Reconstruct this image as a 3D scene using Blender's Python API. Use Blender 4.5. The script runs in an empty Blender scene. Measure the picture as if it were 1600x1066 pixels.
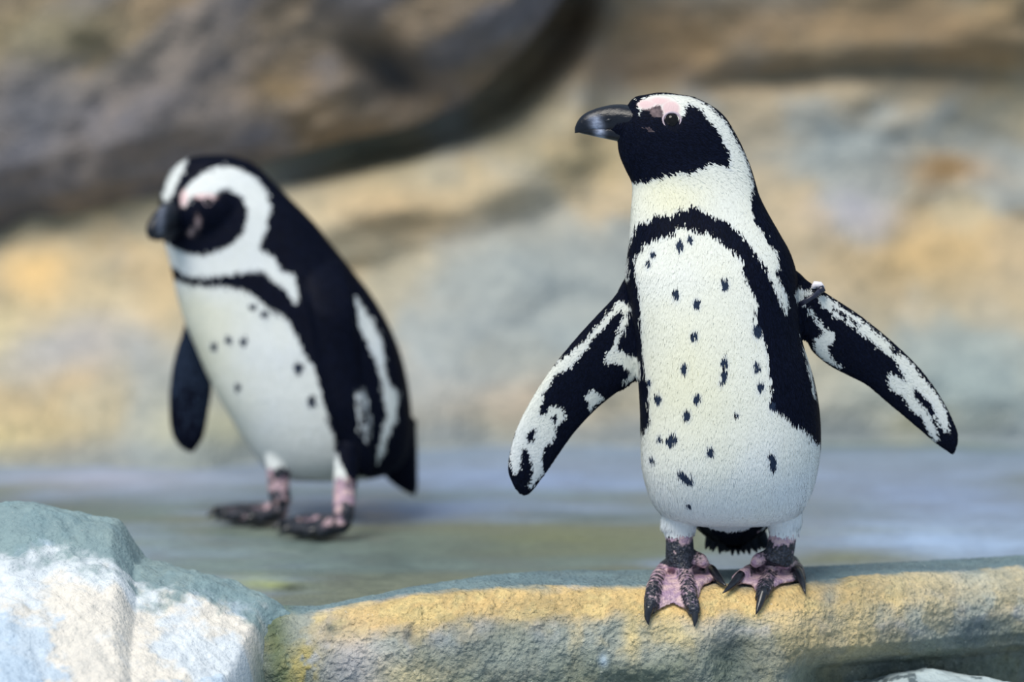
import bpy, math, random
import numpy as np
from mathutils import Vector, Matrix

# ------------------------------------------------------------------ camera
scene = bpy.context.scene
FPX = 5432.0            # focal length in pixels of a 1600 px wide frame (about 122 mm)
CAM_Y, CAM_Z = -4.0, 0.70
PITCH = math.atan((533 + 30) / FPX)
cam_data = bpy.data.cameras.new('camera')
cam = bpy.data.objects.new('camera', cam_data)
scene.collection.objects.link(cam)
cam.location = (0, CAM_Y, CAM_Z)
cam.rotation_euler = (math.pi / 2 - PITCH, 0, 0)
cam_data.sensor_width = 36.0
cam_data.lens = FPX / 1600 * 36.0
cam_data.dof.use_dof = True
cam_data.dof.focus_distance = 3.97
cam_data.dof.aperture_fstop = 2.1
cam_data.clip_start = 0.05
scene.camera = cam

# ------------------------------------------------------------------ light
world = bpy.data.worlds.new('world')
scene.world = world
world.use_nodes = True
wbg = world.node_tree.nodes['Background']
wbg.inputs[0].default_value = (0.62, 0.80, 1.0, 1)
wbg.inputs[1].default_value = 0.55
sun_data = bpy.data.lights.new('sun', 'SUN')
sun_data.energy = 3.1
sun_data.angle = math.radians(35)
sun_data.color = (1.0, 0.94, 0.84)
sun = bpy.data.objects.new('sun', sun_data)
scene.collection.objects.link(sun)
sun.rotation_euler = Vector((0.34, 0.50, -0.92)).to_track_quat('-Z', 'Y').to_euler()
vs = scene.view_settings
vs.view_transform = 'Standard'
vs.look = 'None'
vs.gamma = 1.0
vs.use_curve_mapping = False
vs.exposure = 0.16

# ------------------------------------------------------------------ helpers
ST, CT = math.sin(PITCH), math.cos(PITCH)

def P(px, py, y):
    """Point in the place that lies at depth y (metres) and was measured at px, py."""
    u = (px - 800.0) / FPX
    v = (533.0 - py) / FPX
    dy = CT + v * ST
    t = (y - CAM_Y) / dy
    return np.array([u * t, y, CAM_Z + (-ST + v * CT) * t])

def polyxz(pts, y):
    return np.array([P(a, b, y)[[0, 2]] for a, b in pts])

def unzoom(pts, ox, oy, s):
    return [(ox + a / s, oy + b / s) for a, b in pts]

def sd_poly(q, poly):
    """signed distance, positive inside; q (N,2)"""
    n = len(poly)
    d = np.full(len(q), 1e9)
    inside = np.zeros(len(q), bool)
    for i in range(n):
        a = poly[i]; b = poly[(i + 1) % n]
        e = b - a
        w = q - a
        t = np.clip((w @ e) / max(e @ e, 1e-12), 0, 1)
        dd = ((w - t[:, None] * e) ** 2).sum(1)
        d = np.minimum(d, dd)
        c = (a[1] > q[:, 1]) != (b[1] > q[:, 1])
        if abs(b[1] - a[1]) > 1e-12:
            xi = a[0] + (q[:, 1] - a[1]) / (b[1] - a[1]) * (b[0] - a[0])
            inside ^= c & (q[:, 0] < xi)
    d = np.sqrt(d)
    return np.where(inside, d, -d)

def _hash(ix, iy, iz, seed):
    h = (ix * 374761393 + iy * 668265263 + iz * 2147483647 + seed * 974634777) & 0xFFFFFFFF
    h = ((h ^ (h >> 13)) * 1274126177) & 0xFFFFFFFF
    h = (h ^ (h >> 16)) & 0xFFFF
    return h / 65535.0

def vnoise(p, scale, seed=0):
    q = p * scale
    i = np.floor(q).astype(np.int64)
    f = q - i
    f = f * f * f * (f * (f * 6 - 15) + 10)
    r = 0
    for dx in (0, 1):
        wx = f[:, 0] if dx else 1 - f[:, 0]
        for dy in (0, 1):
            wy = f[:, 1] if dy else 1 - f[:, 1]
            for dz in (0, 1):
                wz = f[:, 2] if dz else 1 - f[:, 2]
                r = r + wx * wy * wz * _hash(i[:, 0] + dx, i[:, 1] + dy, i[:, 2] + dz, seed)
    return r

def fbm(p, scale, octaves=4, seed=0, gain=0.5):
    a, s, r, tot = 1.0, scale, 0, 0
    for o in range(octaves):
        r = r + a * vnoise(p, s, seed + o * 17)
        tot += a
        a *= gain; s *= 2.03
    return r / tot - 0.5

def sstep(a, b, x):
    t = np.clip((x - a) / (b - a), 0, 1)
    return t * t * (3 - 2 * t)

def smooth_keys(keys, n):
    """resample rows of numbers with a Catmull-Rom curve over the first column"""
    K = np.array(keys, float)
    t = K[:, 0]
    T = np.linspace(t[0], t[-1], n)
    m = np.zeros_like(K)
    m[1:-1] = (K[2:] - K[:-2]) / (t[2:] - t[:-2])[:, None]
    m[0] = (K[1] - K[0]) / (t[1] - t[0]); m[-1] = (K[-1] - K[-2]) / (t[-1] - t[-2])
    out = []
    for x in T:
        i = min(max(np.searchsorted(t, x, 'right') - 1, 0), len(t) - 2)
        h = t[i + 1] - t[i]; s = (x - t[i]) / h
        out.append((2*s**3 - 3*s**2 + 1) * K[i] + (s**3 - 2*s**2 + s) * h * m[i]
                   + (-2*s**3 + 3*s**2) * K[i + 1] + (s**3 - s**2) * h * m[i + 1])
    return np.array(out)

class MB:
    """collects closed lofted shells"""
    def __init__(self):
        self.v = []; self.f = []
    def rings(self, rings):
        n = len(rings[0]); base = len(self.v)
        for r in rings:
            self.v.extend([tuple(p) for p in r])
        for i in range(len(rings) - 1):
            for j in range(n):
                a = base + i * n + j; b = base + i * n + (j + 1) % n
                self.f.append((a, b, b + n, a + n))
        c0 = len(self.v); self.v.append(tuple(np.mean(rings[0], 0)))
        c1 = len(self.v); self.v.append(tuple(np.mean(rings[-1], 0)))
        last = base + (len(rings) - 1) * n
        for j in range(n):
            self.f.append((c0, base + (j + 1) % n, base + j))
            self.f.append((c1, last + j, last + (j + 1) % n))
    def tube(self, pts, radii, n=12, flat=1.0, up=(0, 0, 1)):
        pts = [np.array(p, float) for p in pts]
        rs = []
        for i, p in enumerate(pts):
            t = pts[min(i + 1, len(pts) - 1)] - pts[max(i - 1, 0)]
            t = t / np.linalg.norm(t)
            s = np.cross(t, up)
            if np.linalg.norm(s) < 1e-4: s = np.cross(t, (0, 1, 0))
            s /= np.linalg.norm(s); w = np.cross(s, t)
            r = radii[i]
            rs.append([p + r * math.cos(a) * s + r * flat * math.sin(a) * w
                       for a in np.linspace(0, 2 * math.pi, n, endpoint=False)])
        self.rings(rs)
    def slab(self, pts, th):
        """closed prism from a 3D outline, thickened along its normal"""
        pts = [np.array(p, float) for p in pts]
        nrm = np.zeros(3)
        for i in range(len(pts)):
            nrm += np.cross(pts[i], pts[(i + 1) % len(pts)])
        nrm /= np.linalg.norm(nrm)
        b = len(self.v); n = len(pts)
        self.v.extend([tuple(p + nrm * th / 2) for p in pts])
        self.v.extend([tuple(p - nrm * th / 2) for p in pts])
        ca = len(self.v); self.v.append(tuple(np.mean(pts, 0) + nrm * th / 2))
        cb = len(self.v); self.v.append(tuple(np.mean(pts, 0) - nrm * th / 2))
        for j in range(n):
            k = (j + 1) % n
            self.f.append((b + j, b + n + j, b + n + k, b + k))
            self.f.append((ca, b + j, b + k)); self.f.append((cb, b + n + k, b + n + j))
    def mesh(self, name):
        me = bpy.data.meshes.new(name)
        me.from_pydata(self.v, [], self.f)
        me.update()
        return me

def link(name, me, mat=None, parent=None, smooth=True):
    o = bpy.data.objects.new(name, me)
    scene.collection.objects.link(o)
    if mat is not None:
        me.materials.clear(); me.materials.append(mat)
    if smooth:
        me.polygons.foreach_set('use_smooth', np.ones(len(me.polygons), bool))
    if parent is not None:
        o.parent = parent
        o.matrix_parent_inverse = Matrix.Translation(-Vector(parent.location))
    return o

def empty(name, loc, label, cat, group=None):
    o = bpy.data.objects.new(name, None)
    o.empty_display_size = 0.05
    scene.collection.objects.link(o)
    o.location = loc
    o['label'] = label; o['category'] = cat
    if group: o['group'] = group
    return o

def remeshed(mb, voxel, iters):
    """one continuous surface out of overlapping shells"""
    me = mb.mesh('tmp')
    o = bpy.data.objects.new('tmp', me)
    scene.collection.objects.link(o)
    m = o.modifiers.new('r', 'REMESH')
    m.mode = 'VOXEL'; m.voxel_size = voxel
    dg = bpy.context.evaluated_depsgraph_get()
    out = bpy.data.meshes.new_from_object(o.evaluated_get(dg))
    bpy.data.objects.remove(o); bpy.data.meshes.remove(me)
    v = get_v(out)
    e = np.empty(len(out.edges) * 2, np.int32); out.edges.foreach_get('vertices', e); e = e.reshape(-1, 2)
    deg = np.bincount(e.ravel(), minlength=len(v))[:, None]
    for it in range(iters):
        for lam in (0.55, -0.50) if it % 2 else (0.55,):
            acc = np.zeros_like(v)
            for k in range(3):
                acc[:, k] = np.bincount(e[:, 0], v[e[:, 1], k], len(v)) + np.bincount(e[:, 1], v[e[:, 0], k], len(v))
            v += lam * (acc / np.maximum(deg, 1) - v)
    out.vertices.foreach_set('co', v.astype(np.float32).ravel())
    out.update()
    return out

def get_v(me):
    a = np.empty(len(me.vertices) * 3, np.float32); me.vertices.foreach_get('co', a)
    return a.reshape(-1, 3).astype(float)

def get_n(me):
    a = np.empty(len(me.vertices) * 3, np.float32); me.vertex_normals.foreach_get('vector', a)
    return a.reshape(-1, 3).astype(float)

def fattr(me, name, val):
    at = me.attributes.new(name, 'FLOAT', 'POINT')
    at.data.foreach_set('value', np.asarray(val, np.float32))

def cattr(me, name, col):
    at = me.attributes.new(name, 'FLOAT_COLOR', 'POINT')
    c = np.ones((len(col), 4), np.float32); c[:, :3] = col
    at.data.foreach_set('color', c.ravel())

def srgb(r, g, b):
    return np.array([(c / 255 / 12.92) if c / 255 <= 0.04045 else ((c / 255 + 0.055) / 1.055) ** 2.4 for c in (r, g, b)])

# ------------------------------------------------------------------ materials
class NT:
    def __init__(self, name):
        self.m = bpy.data.materials.new(name); self.m.use_nodes = True
        self.t = self.m.node_tree
        self.b = self.t.nodes['Principled BSDF']
    def n(self, typ, **kw):
        nd = self.t.nodes.new(typ)
        for k, v in kw.items(): setattr(nd, k, v)
        return nd
    def l(self, a, b): self.t.links.new(a, b)
    def val(self, sock, v):
        if isinstance(v, (int, float)): sock.default_value = v
        elif isinstance(v, (tuple, list, np.ndarray)):
            sock.default_value = tuple(v) if len(v) == len(sock.default_value) else (*v, 1)
        else: self.l(v, sock)
    def math(self, op, a, b=0.0, c=None):
        nd = self.n('ShaderNodeMath', operation=op)
        self.val(nd.inputs[0], a); self.val(nd.inputs[1], b)
        if c is not None: self.val(nd.inputs[2], c)
        return nd.outputs[0]
    def mix(self, f, a, b, typ='MIX'):
        nd = self.n('ShaderNodeMix', data_type='RGBA', blend_type=typ)
        self.val(nd.inputs[0], f); self.val(nd.inputs[6], a); self.val(nd.inputs[7], b)
        return nd.outputs[2]
    def coord(self, scale=(1, 1, 1)):
        tc = self.n('ShaderNodeTexCoord'); mp = self.n('ShaderNodeMapping')
        mp.inputs[3].default_value = scale
        self.l(tc.outputs['Object'], mp.inputs[0])
        return mp.outputs[0]
    def noise(self, vec, scale, detail=3, rough=0.55, dist=0.0):
        nd = self.n('ShaderNodeTexNoise')
        self.l(vec, nd.inputs['Vector'])
        nd.inputs['Scale'].default_value = scale; nd.inputs['Detail'].default_value = detail
        nd.inputs['Roughness'].default_value = rough; nd.inputs['Distortion'].default_value = dist
        return nd.outputs['Fac']
    def attr(self, name, col=False):
        nd = self.n('ShaderNodeAttribute', attribute_name=name)
        return nd.outputs['Color'] if col else nd.outputs['Fac']
    def ramp(self, x, a, b, ca=0.0, cb=1.0):
        nd = self.n('ShaderNodeMapRange', interpolation_type='SMOOTHSTEP')
        self.val(nd.inputs[0], x); self.val(nd.inputs[1], a); self.val(nd.inputs[2], b)
        self.val(nd.inputs[3], ca); self.val(nd.inputs[4], cb)
        return nd.outputs[0]
    def bump(self, h, dist, strength=1.0, prev=None):
        nd = self.n('ShaderNodeBump')
        nd.inputs['Strength'].default_value = strength; nd.inputs['Distance'].default_value = dist
        self.l(h, nd.inputs['Height'])
        if prev is not None: self.l(prev, nd.inputs['Normal'])
        return nd.outputs[0]

def plumage_material(name):
    t = NT(name)
    co = t.coord()
    st = t.coord((1, 1, 0.32))
    n1 = t.noise(st, 600, 3, 0.65)
    n2 = t.noise(co, 110, 2)
    jag = t.math('ADD', t.math('MULTIPLY', t.math('SUBTRACT', n1, 0.5), 9.0),
                 t.math('MULTIPLY', t.math('SUBTRACT', n2, 0.5), 4.0))
    blk = t.ramp(t.math('ADD', t.attr('blk'), jag), -1.1, 1.1)
    # white and cream plumage
    big = t.noise(co, 14, 3)
    fine = t.noise(t.coord((1, 1, 0.18)), 420, 3, 0.6)
    cream = t.math('MULTIPLY', t.attr('crm'), t.ramp(big, 0.3, 0.7, 0.6, 1.1))
    white = t.mix(cream, (0.80, 0.84, 0.88), (0.80, 0.78, 0.56))
    white = t.mix(t.ramp(fine, 0.3, 0.62, 0.35, 0.0), white, (0.50, 0.55, 0.58))
    black = t.mix(t.ramp(fine, 0.45, 0.75), (0.0022, 0.0035, 0.011), (0.006, 0.009, 0.022))
    plum = t.mix(blk, white, black)
    # bare pink skin above the eye
    pk = t.ramp(t.math('ADD', t.attr('pnk'), t.math('MULTIPLY', t.math('SUBTRACT', n2, 0.5), 3.0)), -2.5, 2.5)
    plum = t.mix(pk, plum, (0.72, 0.53, 0.54))
    # scaly legs and feet, dark with pink webs
    n3 = t.noise(co, 260, 3, 0.65)
    jf = t.math('MULTIPLY', t.math('SUBTRACT', n3, 0.5), 8.0)
    web = t.ramp(t.math('ADD', t.attr('web'), jf), -1.2, 1.6)
    pinkc = t.mix(t.ramp(t.noise(co, 90, 2), 0.35, 0.65), (0.36, 0.24, 0.35), (0.62, 0.44, 0.46))
    darkc = t.mix(t.ramp(n3, 0.4, 0.7), (0.012, 0.015, 0.024), (0.05, 0.058, 0.085))
    footc = t.mix(web, darkc, pinkc)
    ft = t.ramp(t.math('ADD', t.attr('foot'), t.math('MULTIPLY', jag, 0.6)), -0.8, 0.8)
    col = t.mix(ft, plum, footc)
    t.l(col, t.b.inputs['Base Color'])
    t.val(t.b.inputs['Roughness'], t.ramp(ft, 0, 1, 0.62, 0.42))
    t.val(t.b.inputs['Specular IOR Level'], t.ramp(ft, 0, 1, 0.10, 0.35))
    h = t.math('ADD', t.math('MULTIPLY', fine, 0.7), t.math('MULTIPLY', n2, 0.6))
    b1 = t.bump(h, 0.0016, 0.45)
    v = t.n('ShaderNodeTexVoronoi'); t.l(co, v.inputs['Vector']); v.inputs['Scale'].default_value = 330
    hv = t.math('MULTIPLY', v.outputs['Distance'], t.math('MULTIPLY', ft, 1.0))
    t.l(t.bump(hv, 0.0016, 0.8, b1), t.b.inputs['Normal'])
    return t.m

def rock_material(name, rough=(0.6, 0.85), bump=0.004, scale=1.0, grain=1.0, spec=0.3, var=0.35):
    t = NT(name)
    co = t.coord()
    col = t.attr('Col', True)
    a = t.noise(co, 22 * scale, 5, 0.6, 0.4)
    b = t.noise(co, 120 * scale, 4, 0.65)
    c = t.noise(co, 300 * scale, 3, 0.6)
    vo = t.n('ShaderNodeTexVoronoi'); t.l(co, vo.inputs['Vector']); vo.inputs['Scale'].default_value = 170 * scale
    vd = t.ramp(vo.outputs['Distance'], 0.0, 0.6, 1.0, 0.0)
    f = t.math('ADD', t.math('MULTIPLY', a, 0.8), t.math('MULTIPLY', b, 0.7))
    lo = t.mix(1.0, col, (0.55, 0.60, 0.66), 'MULTIPLY')
    col2 = t.mix(t.ramp(f, 0.95, 0.55, 0.0, var * 2.2), col, lo)
    # dark grit and tiny pits
    col3 = t.mix(t.ramp(c, 0.64, 0.76, 0.0, 0.55 * grain), col2, (0.07, 0.085, 0.09))
    col4 = t.mix(t.ramp(c, 0.36, 0.24, 0.0, 0.45 * grain), col3, (0.86, 0.84, 0.76))
    t.l(col4, t.b.inputs['Base Color'])
    t.val(t.b.inputs['Roughness'], t.ramp(a, 0.3, 0.7, rough[0], rough[1]))
    t.b.inputs['Specular IOR Level'].default_value = spec
    h = t.math('ADD', t.math('ADD', t.math('MULTIPLY', b, 1.0), t.math('MULTIPLY', c, 0.6)), t.math('MULTIPLY', vd, 0.30))
    b1 = t.bump(h, bump, 1.0)
    t.l(b1, t.b.inputs['Normal'])
    return t.m

def plain(name, col, rough=0.5, spec=0.5, bump=None, coat=0.0, var=0.0):
    t = NT(name)
    co = t.coord()
    n = t.noise(co, 180, 3)
    c2 = tuple(min(1, x * (1 + var) + 0.004) for x in col)
    t.l(t.mix(t.ramp(n, 0.35, 0.65), col, c2), t.b.inputs['Base Color'])
    t.b.inputs['Roughness'].default_value = rough
    t.b.inputs['Specular IOR Level'].default_value = spec
    t.b.inputs['Coat Weight'].default_value = coat
    if bump: t.l(t.bump(n, bump, 0.6), t.b.inputs['Normal'])
    return t.m

M_PLUM = plumage_material('penguin_plumage')
M_FLOOR = rock_material('wet_floor', (0.30, 0.62), 0.0015, 0.6, 0.3, 0.5, 0.30)
M_WALL = rock_material('painted_rock_wall', (0.65, 0.9), 0.006, 0.45, 0.4, 0.25, 0.30)
M_OVER = rock_material('shaded_rock', (0.65, 0.9), 0.008, 0.45, 0.4, 0.25, 0.40)
M_LEDGE = rock_material('ledge_rock', (0.5, 0.8), 0.0050, 1.0, 1.0, 0.4, 0.40)
M_BOULD = rock_material('pale_rock', (0.6, 0.85), 0.0022, 0.9, 0.5, 0.3, 0.22)
def feather_material():
    t = NT('feathers')
    t.l(t.attr('Col', True), t.b.inputs['Base Color'])
    t.b.inputs['Roughness'].default_value = 0.62
    t.b.inputs['Specular IOR Level'].default_value = 0.06
    return t.m
M_FEATH = feather_material()
M_EYE = plain('eye_dark', (0.003, 0.002, 0.002), 0.08, 0.28)
M_RING = plain('eyelid_skin', (0.50, 0.40, 0.45), 0.5, 0.4, 0.0008, var=0.2)
M_CLAW = plain('claw_horn', (0.008, 0.010, 0.016), 0.28, 0.5, var=0.6)
M_TAIL = plain('tail_feather_black', (0.004, 0.006, 0.014), 0.6, 0.3, 0.001, var=0.8)
M_TUFT = plain('leg_down_white', (0.72, 0.74, 0.78), 0.8, 0.2, var=0.1)
M_BAND = plain('band_rubber', (0.010, 0.012, 0.03), 0.35, 0.5, var=0.3)
M_TAG = plain('band_tag_white', (0.80, 0.78, 0.86), 0.4, 0.5, var=0.05)

def beak_material():
    t = NT('beak_horn')
    co = t.coord()
    n = t.noise(t.coord((0.4, 1, 1)), 260, 3, 0.6)
    pale = t.math('MULTIPLY', t.attr('pale'), t.ramp(n, 0.35, 0.65, 0.5, 1.0))  # pale band: a reflected highlight painted into the horn colour
    t.l(t.mix(pale, (0.004, 0.006, 0.013), (0.40, 0.45, 0.60)), t.b.inputs['Base Color'])
    t.b.inputs['Roughness'].default_value = 0.32
    t.b.inputs['Specular IOR Level'].default_value = 0.38
    t.l(t.bump(n, 0.0012, 0.6), t.b.inputs['Normal'])
    return t.m
M_BEAK = beak_material()

# ------------------------------------------------------------------ setting
def grid_mesh(name, V):
    """V (nu, nv, 3)"""
    nu, nv = V.shape[:2]
    idx = np.arange(nu * nv).reshape(nu, nv)
    f = np.stack([idx[:-1, :-1], idx[1:, :-1], idx[1:, 1:], idx[:-1, 1:]], -1).reshape(-1, 4)
    me = bpy.data.meshes.new(name)
    me.vertices.add(nu * nv); me.vertices.foreach_set('co', V.astype(np.float32).ravel())
    me.loops.add(len(f) * 4); me.loops.foreach_set('vertex_index', f.astype(np.int32).ravel())
    me.polygons.add(len(f)); me.polygons.foreach_set('loop_start', np.arange(0, len(f) * 4, 4, dtype=np.int32))
    me.update(calc_edges=True); me.validate()
    return me

def blend(col, w, c):
    return col * (1 - w[:, None]) + w[:, None] * np.asarray(c)

def stains_and_shade(col, q, spots, y, seed=5, warp=0.03, pts=None):
    """patches of worn paint and of painted shade; spots = (px, py, rx, ry, colour, strength) measured at depth y"""
    nz = np.stack([fbm(pts, 9, 3, seed), fbm(pts, 9, 3, seed + 50)], 1) if pts is not None else 0
    for px, py, rx, ry, c, s in spots:
        o = P(px, py, y); ex = P(px + rx, py, y) - o; ez = P(px, py - ry, y) - o
        d = q + nz * warp - o[[0, 2]]
        r2 = (d[:, 0] / ex[0]) ** 2 + (d[:, 1] / ez[2]) ** 2
        col = blend(col, s * np.exp(-r2 * 1.1), c)
    return col

FLOOR_Z = -0.04
def wx(px): return (px - 800) / 1358.0
LK = np.array([  # px, y shift of the ledge's front edge, z shift, depth of its top
    (-900, 0.03, -0.034, 0.08), (380, 0.02, -0.034, 0.06), (460, 0.01, -0.032, 0.05), (500, 0.0, -0.029, 0.05), (580, 0.0, -0.018, 0.06), (640, 0.0, -0.010, 0.07), (760, 0, 0, 0.095), (900, 0, 0, 0.14),
    (1100, 0, 0, 0.14), (1240, 0.02, 0, 0.13), (1400, 0.07, 0, 0.11), (1600, 0.125, 0.0, 0.10), (2300, 0.26, 0.0, 0.12), (4400, 0.4, 0, 0.12)])
LKX = wx(LK[:, 0])
def make_floor():
    xs = np.linspace(-2.6, 2.6, 220); ys = np.linspace(0.02, 2.3, 150)
    X, Y = np.meshgrid(xs, ys, indexing='ij')
    y0 = np.interp(X, LKX, LK[:, 1] + LK[:, 3] * 0.62)
    Y = y0 + (Y - 0.02) / 2.28 * (2.3 - y0)
    p = np.stack([X.ravel(), Y.ravel(), 0 * X.ravel()], 1)
    Z = FLOOR_Z + 0.010 * fbm(p, 3.5, 4, 3) * sstep(0.15, 0.5, p[:, 1]) - 0.004
    V = np.stack([X.ravel(), Y.ravel(), Z], 1)
    me = grid_mesh('floor', V.reshape(220, 150, 3))
    q = p * np.array([0.35, 1, 1])
    n = fbm(q, 5, 5, 11)
    base = np.tile(srgb(112, 128, 124), (len(p), 1))
    base = blend(base, sstep(-0.05, 0.15, fbm(q, 4, 4, 31)) * 0.7, srgb(116, 118, 96))
    base = blend(base, sstep(-0.02, 0.14, n) * 0.75, srgb(140, 158, 186))  # bluish sky sheen of the wet floor, put into its colour
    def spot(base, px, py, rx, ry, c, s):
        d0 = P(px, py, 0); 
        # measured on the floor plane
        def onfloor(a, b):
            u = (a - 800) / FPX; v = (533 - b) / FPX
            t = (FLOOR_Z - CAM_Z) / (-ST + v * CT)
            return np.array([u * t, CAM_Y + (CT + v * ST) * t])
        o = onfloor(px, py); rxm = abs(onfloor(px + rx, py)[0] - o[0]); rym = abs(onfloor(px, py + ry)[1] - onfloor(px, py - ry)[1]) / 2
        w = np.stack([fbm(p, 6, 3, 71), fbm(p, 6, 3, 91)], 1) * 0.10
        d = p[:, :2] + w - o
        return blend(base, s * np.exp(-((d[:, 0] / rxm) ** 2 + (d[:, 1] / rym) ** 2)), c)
    blue, lil, olive, dk = srgb(142, 164, 205), srgb(178, 182, 205), srgb(120, 122, 84), srgb(84, 100, 100)  # blue patches: sky reflections painted on the floor
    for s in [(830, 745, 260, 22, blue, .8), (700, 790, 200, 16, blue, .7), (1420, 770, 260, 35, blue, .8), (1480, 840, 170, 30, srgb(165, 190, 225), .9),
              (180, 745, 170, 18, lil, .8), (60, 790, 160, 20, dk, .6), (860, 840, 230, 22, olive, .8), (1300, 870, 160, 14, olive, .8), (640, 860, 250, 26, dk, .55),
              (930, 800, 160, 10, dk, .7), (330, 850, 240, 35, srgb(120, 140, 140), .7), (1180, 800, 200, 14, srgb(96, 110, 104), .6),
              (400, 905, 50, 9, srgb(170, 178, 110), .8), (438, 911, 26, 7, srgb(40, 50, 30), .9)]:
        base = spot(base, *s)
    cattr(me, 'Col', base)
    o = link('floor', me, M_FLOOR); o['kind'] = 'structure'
    return o
make_floor()

RIM = np.array([P(px, py, 1.75)[[0, 2]] for px, py in [(-900, 470), (-400, 430), (0, 365), (110, 338), (250, 310), (400, 262), (520, 228), (640, 203), (720, 170), (800, 98), (850, 40), (890, -20), (950, -140), (1010, -300), (1060, -420)]])
def make_wall():
    xs = np.linspace(-2.6, 2.6, 300); ts = np.linspace(-0.06, 1.0, 190)
    X, T = np.meshgrid(xs, ts, indexing='ij')
    # profile: gentle at the foot, steeper higher up
    prof = np.array([(-0.06, 1.52, -0.08), (0.0, 1.60, -0.04), (0.06, 1.635, 0.02), (0.2, 1.75, 0.16), (0.35, 1.88, 0.32), (0.42, 1.94, 0.42), (0.5, 1.955, 0.51),
                     (0.6, 1.93, 0.64), (0.7, 1.87, 0.80), (1.0, 1.65, 1.6)])
    Yb = np.interp(T.ravel(), prof[:, 0], prof[:, 1]); Zb = np.interp(T.ravel(), prof[:, 0], prof[:, 2])
    p = np.stack([X.ravel(), Zb * 1.3, Yb], 1)
    k = sstep(-0.02, 0.10, T.ravel())
    d = 0.20 * fbm(p, 2.2, 4, 41) + 0.05 * fbm(p, 9, 3, 55)
    # a long shallow crease high on the right hand side
    c = P(1300, 118, 1.95)
    line = Zb - (c[2] + 0.012 * np.sin((X.ravel() - c[0]) * 7))
    cre = np.exp(-(line / 0.022) ** 2) * sstep(0.28, 0.42, X.ravel()) * sstep(1.05, 0.75, X.ravel())
    shelf = sstep(-0.10, 0.0, -line) * 0
    foot_ = 0.10 * fbm(np.stack([X.ravel(), 0 * Yb, 0 * Yb], 1), 3.0, 3, 49) * sstep(0.25, 0.0, T.ravel())
    foot_ = foot_ + np.interp(X.ravel(), [-1.6, wx(0) * 1.33, wx(300) * 1.3, wx(560) * 1.35, wx(760) * 1.38, wx(1600) * 1.39], [-0.30, -0.24, -0.28, -0.14, -0.04, 0.0]) * sstep(0.30, 0.0, T.ravel())
    rz_ = np.interp(X.ravel(), RIM[:, 0], RIM[:, 1]); sl_ = np.cos(np.arctan(np.interp(X.ravel(), RIM[:, 0], np.gradient(RIM[:, 1], RIM[:, 0]))))
    dl_ = (rz_ - Zb) * sl_
    mk_ = sstep(P(300, 0, 1.75)[0], P(560, 0, 1.75)[0], X.ravel()) * sstep(0.17, 0.10, X.ravel())
    foot_ = foot_ + mk_ * (-0.09 * np.exp(-((dl_ - 0.125) / 0.06) ** 2) + 0.16 * sstep(0.085, 0.035, dl_))
    Y = Yb + foot_ - d * k + 0.03 * cre - 0.03 * np.exp(-((line - 0.05) / 0.05) ** 2) * sstep(0.25, 0.45, X.ravel()) * k
    Z = Zb + 0.25 * d * k * 0.4
    V = np.stack([X.ravel(), Y, Z], 1)
    me = grid_mesh('wall_back', V.reshape(300, 190, 3))
    q = np.stack([V[:, 0], V[:, 2]], 1); qq = np.stack([V[:, 0], V[:, 2], 0 * Y], 1)
    base = np.tile(srgb(190, 178, 152), (len(q), 1))
    base = blend(base, sstep(-0.06, 0.12, fbm(qq, 4, 4, 61)) * 0.8, srgb(166, 172, 172))
    base = blend(base, sstep(0.0, 0.14, fbm(qq, 5, 4, 67)) * 0.6, srgb(206, 178, 134))
    tan, ora, gry, lil, yel, brn, grn = srgb(205, 180, 135), srgb(216, 168, 110), srgb(160, 170, 172), srgb(196, 192, 206), srgb(232, 214, 160), srgb(150, 124, 92), srgb(130, 145, 132)
    S = [(1490, 268, 70, 25, ora, .9), (1440, 400, 150, 60, srgb(205, 172, 120), .7), (1340, 330, 60, 30, lil, .6), (1060, 40, 560, 80, brn, .9),  # brown patches paint the shade along the top of the wall
         (1500, 50, 250, 70, brn, .7), (1000, 110, 160, 40, srgb(168, 130, 92), .6), (720, 300, 160, 60, tan, .7), (640, 330, 120, 40, srgb(214, 182, 140), .7),
         (860, 420, 200, 60, gry, .6), (700, 560, 160, 90, srgb(168, 178, 184), .75), (900, 520, 160, 60, gry, .7), (1480, 580, 260, 110, srgb(158, 172, 172), .85),
         (1390, 655, 60, 30, srgb(210, 198, 150), .8), (60, 430, 70, 45, srgb(236, 198, 138), .9), (30, 500, 70, 30, yel, .7), (170, 470, 120, 30, srgb(220, 200, 160), .6),
         (150, 520, 120, 40, srgb(186, 188, 196), .7), (40, 650, 120, 50, yel, .8), (200, 690, 130, 30, srgb(236, 208, 150), .9), (370, 640, 90, 60, srgb(212, 204, 152), .7),
         (340, 690, 60, 30, srgb(178, 178, 110), .7), (700, 660, 130, 50, srgb(198, 190, 166), .7), (820, 600, 100, 40, srgb(206, 184, 160), .6), (1300, 220, 120, 50, gry, .6),
         (560, 250, 120, 30, grn, .5), (930, 240, 140, 40, srgb(180, 165, 130), .6), (1180, 640, 160, 60, srgb(176, 180, 180), .6), (1300, 118, 260, 22, srgb(96, 92, 80), .55)]  # last patch: shade of the crease, painted dark
    base = stains_and_shade(base, q, S, 1.85, 77, 0.05, qq)
    base = blend(base, sstep(0.035, -0.02, V[:, 2] + FLOOR_Z * -1 - 0.02 + 0.05 * fbm(qq, 9, 3, 99)) * 0.8, srgb(140, 150, 156))
    cattr(me, 'Col', base)
    o = link('wall_back', me, M_WALL); o['kind'] = 'structure'
make_wall()

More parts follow.
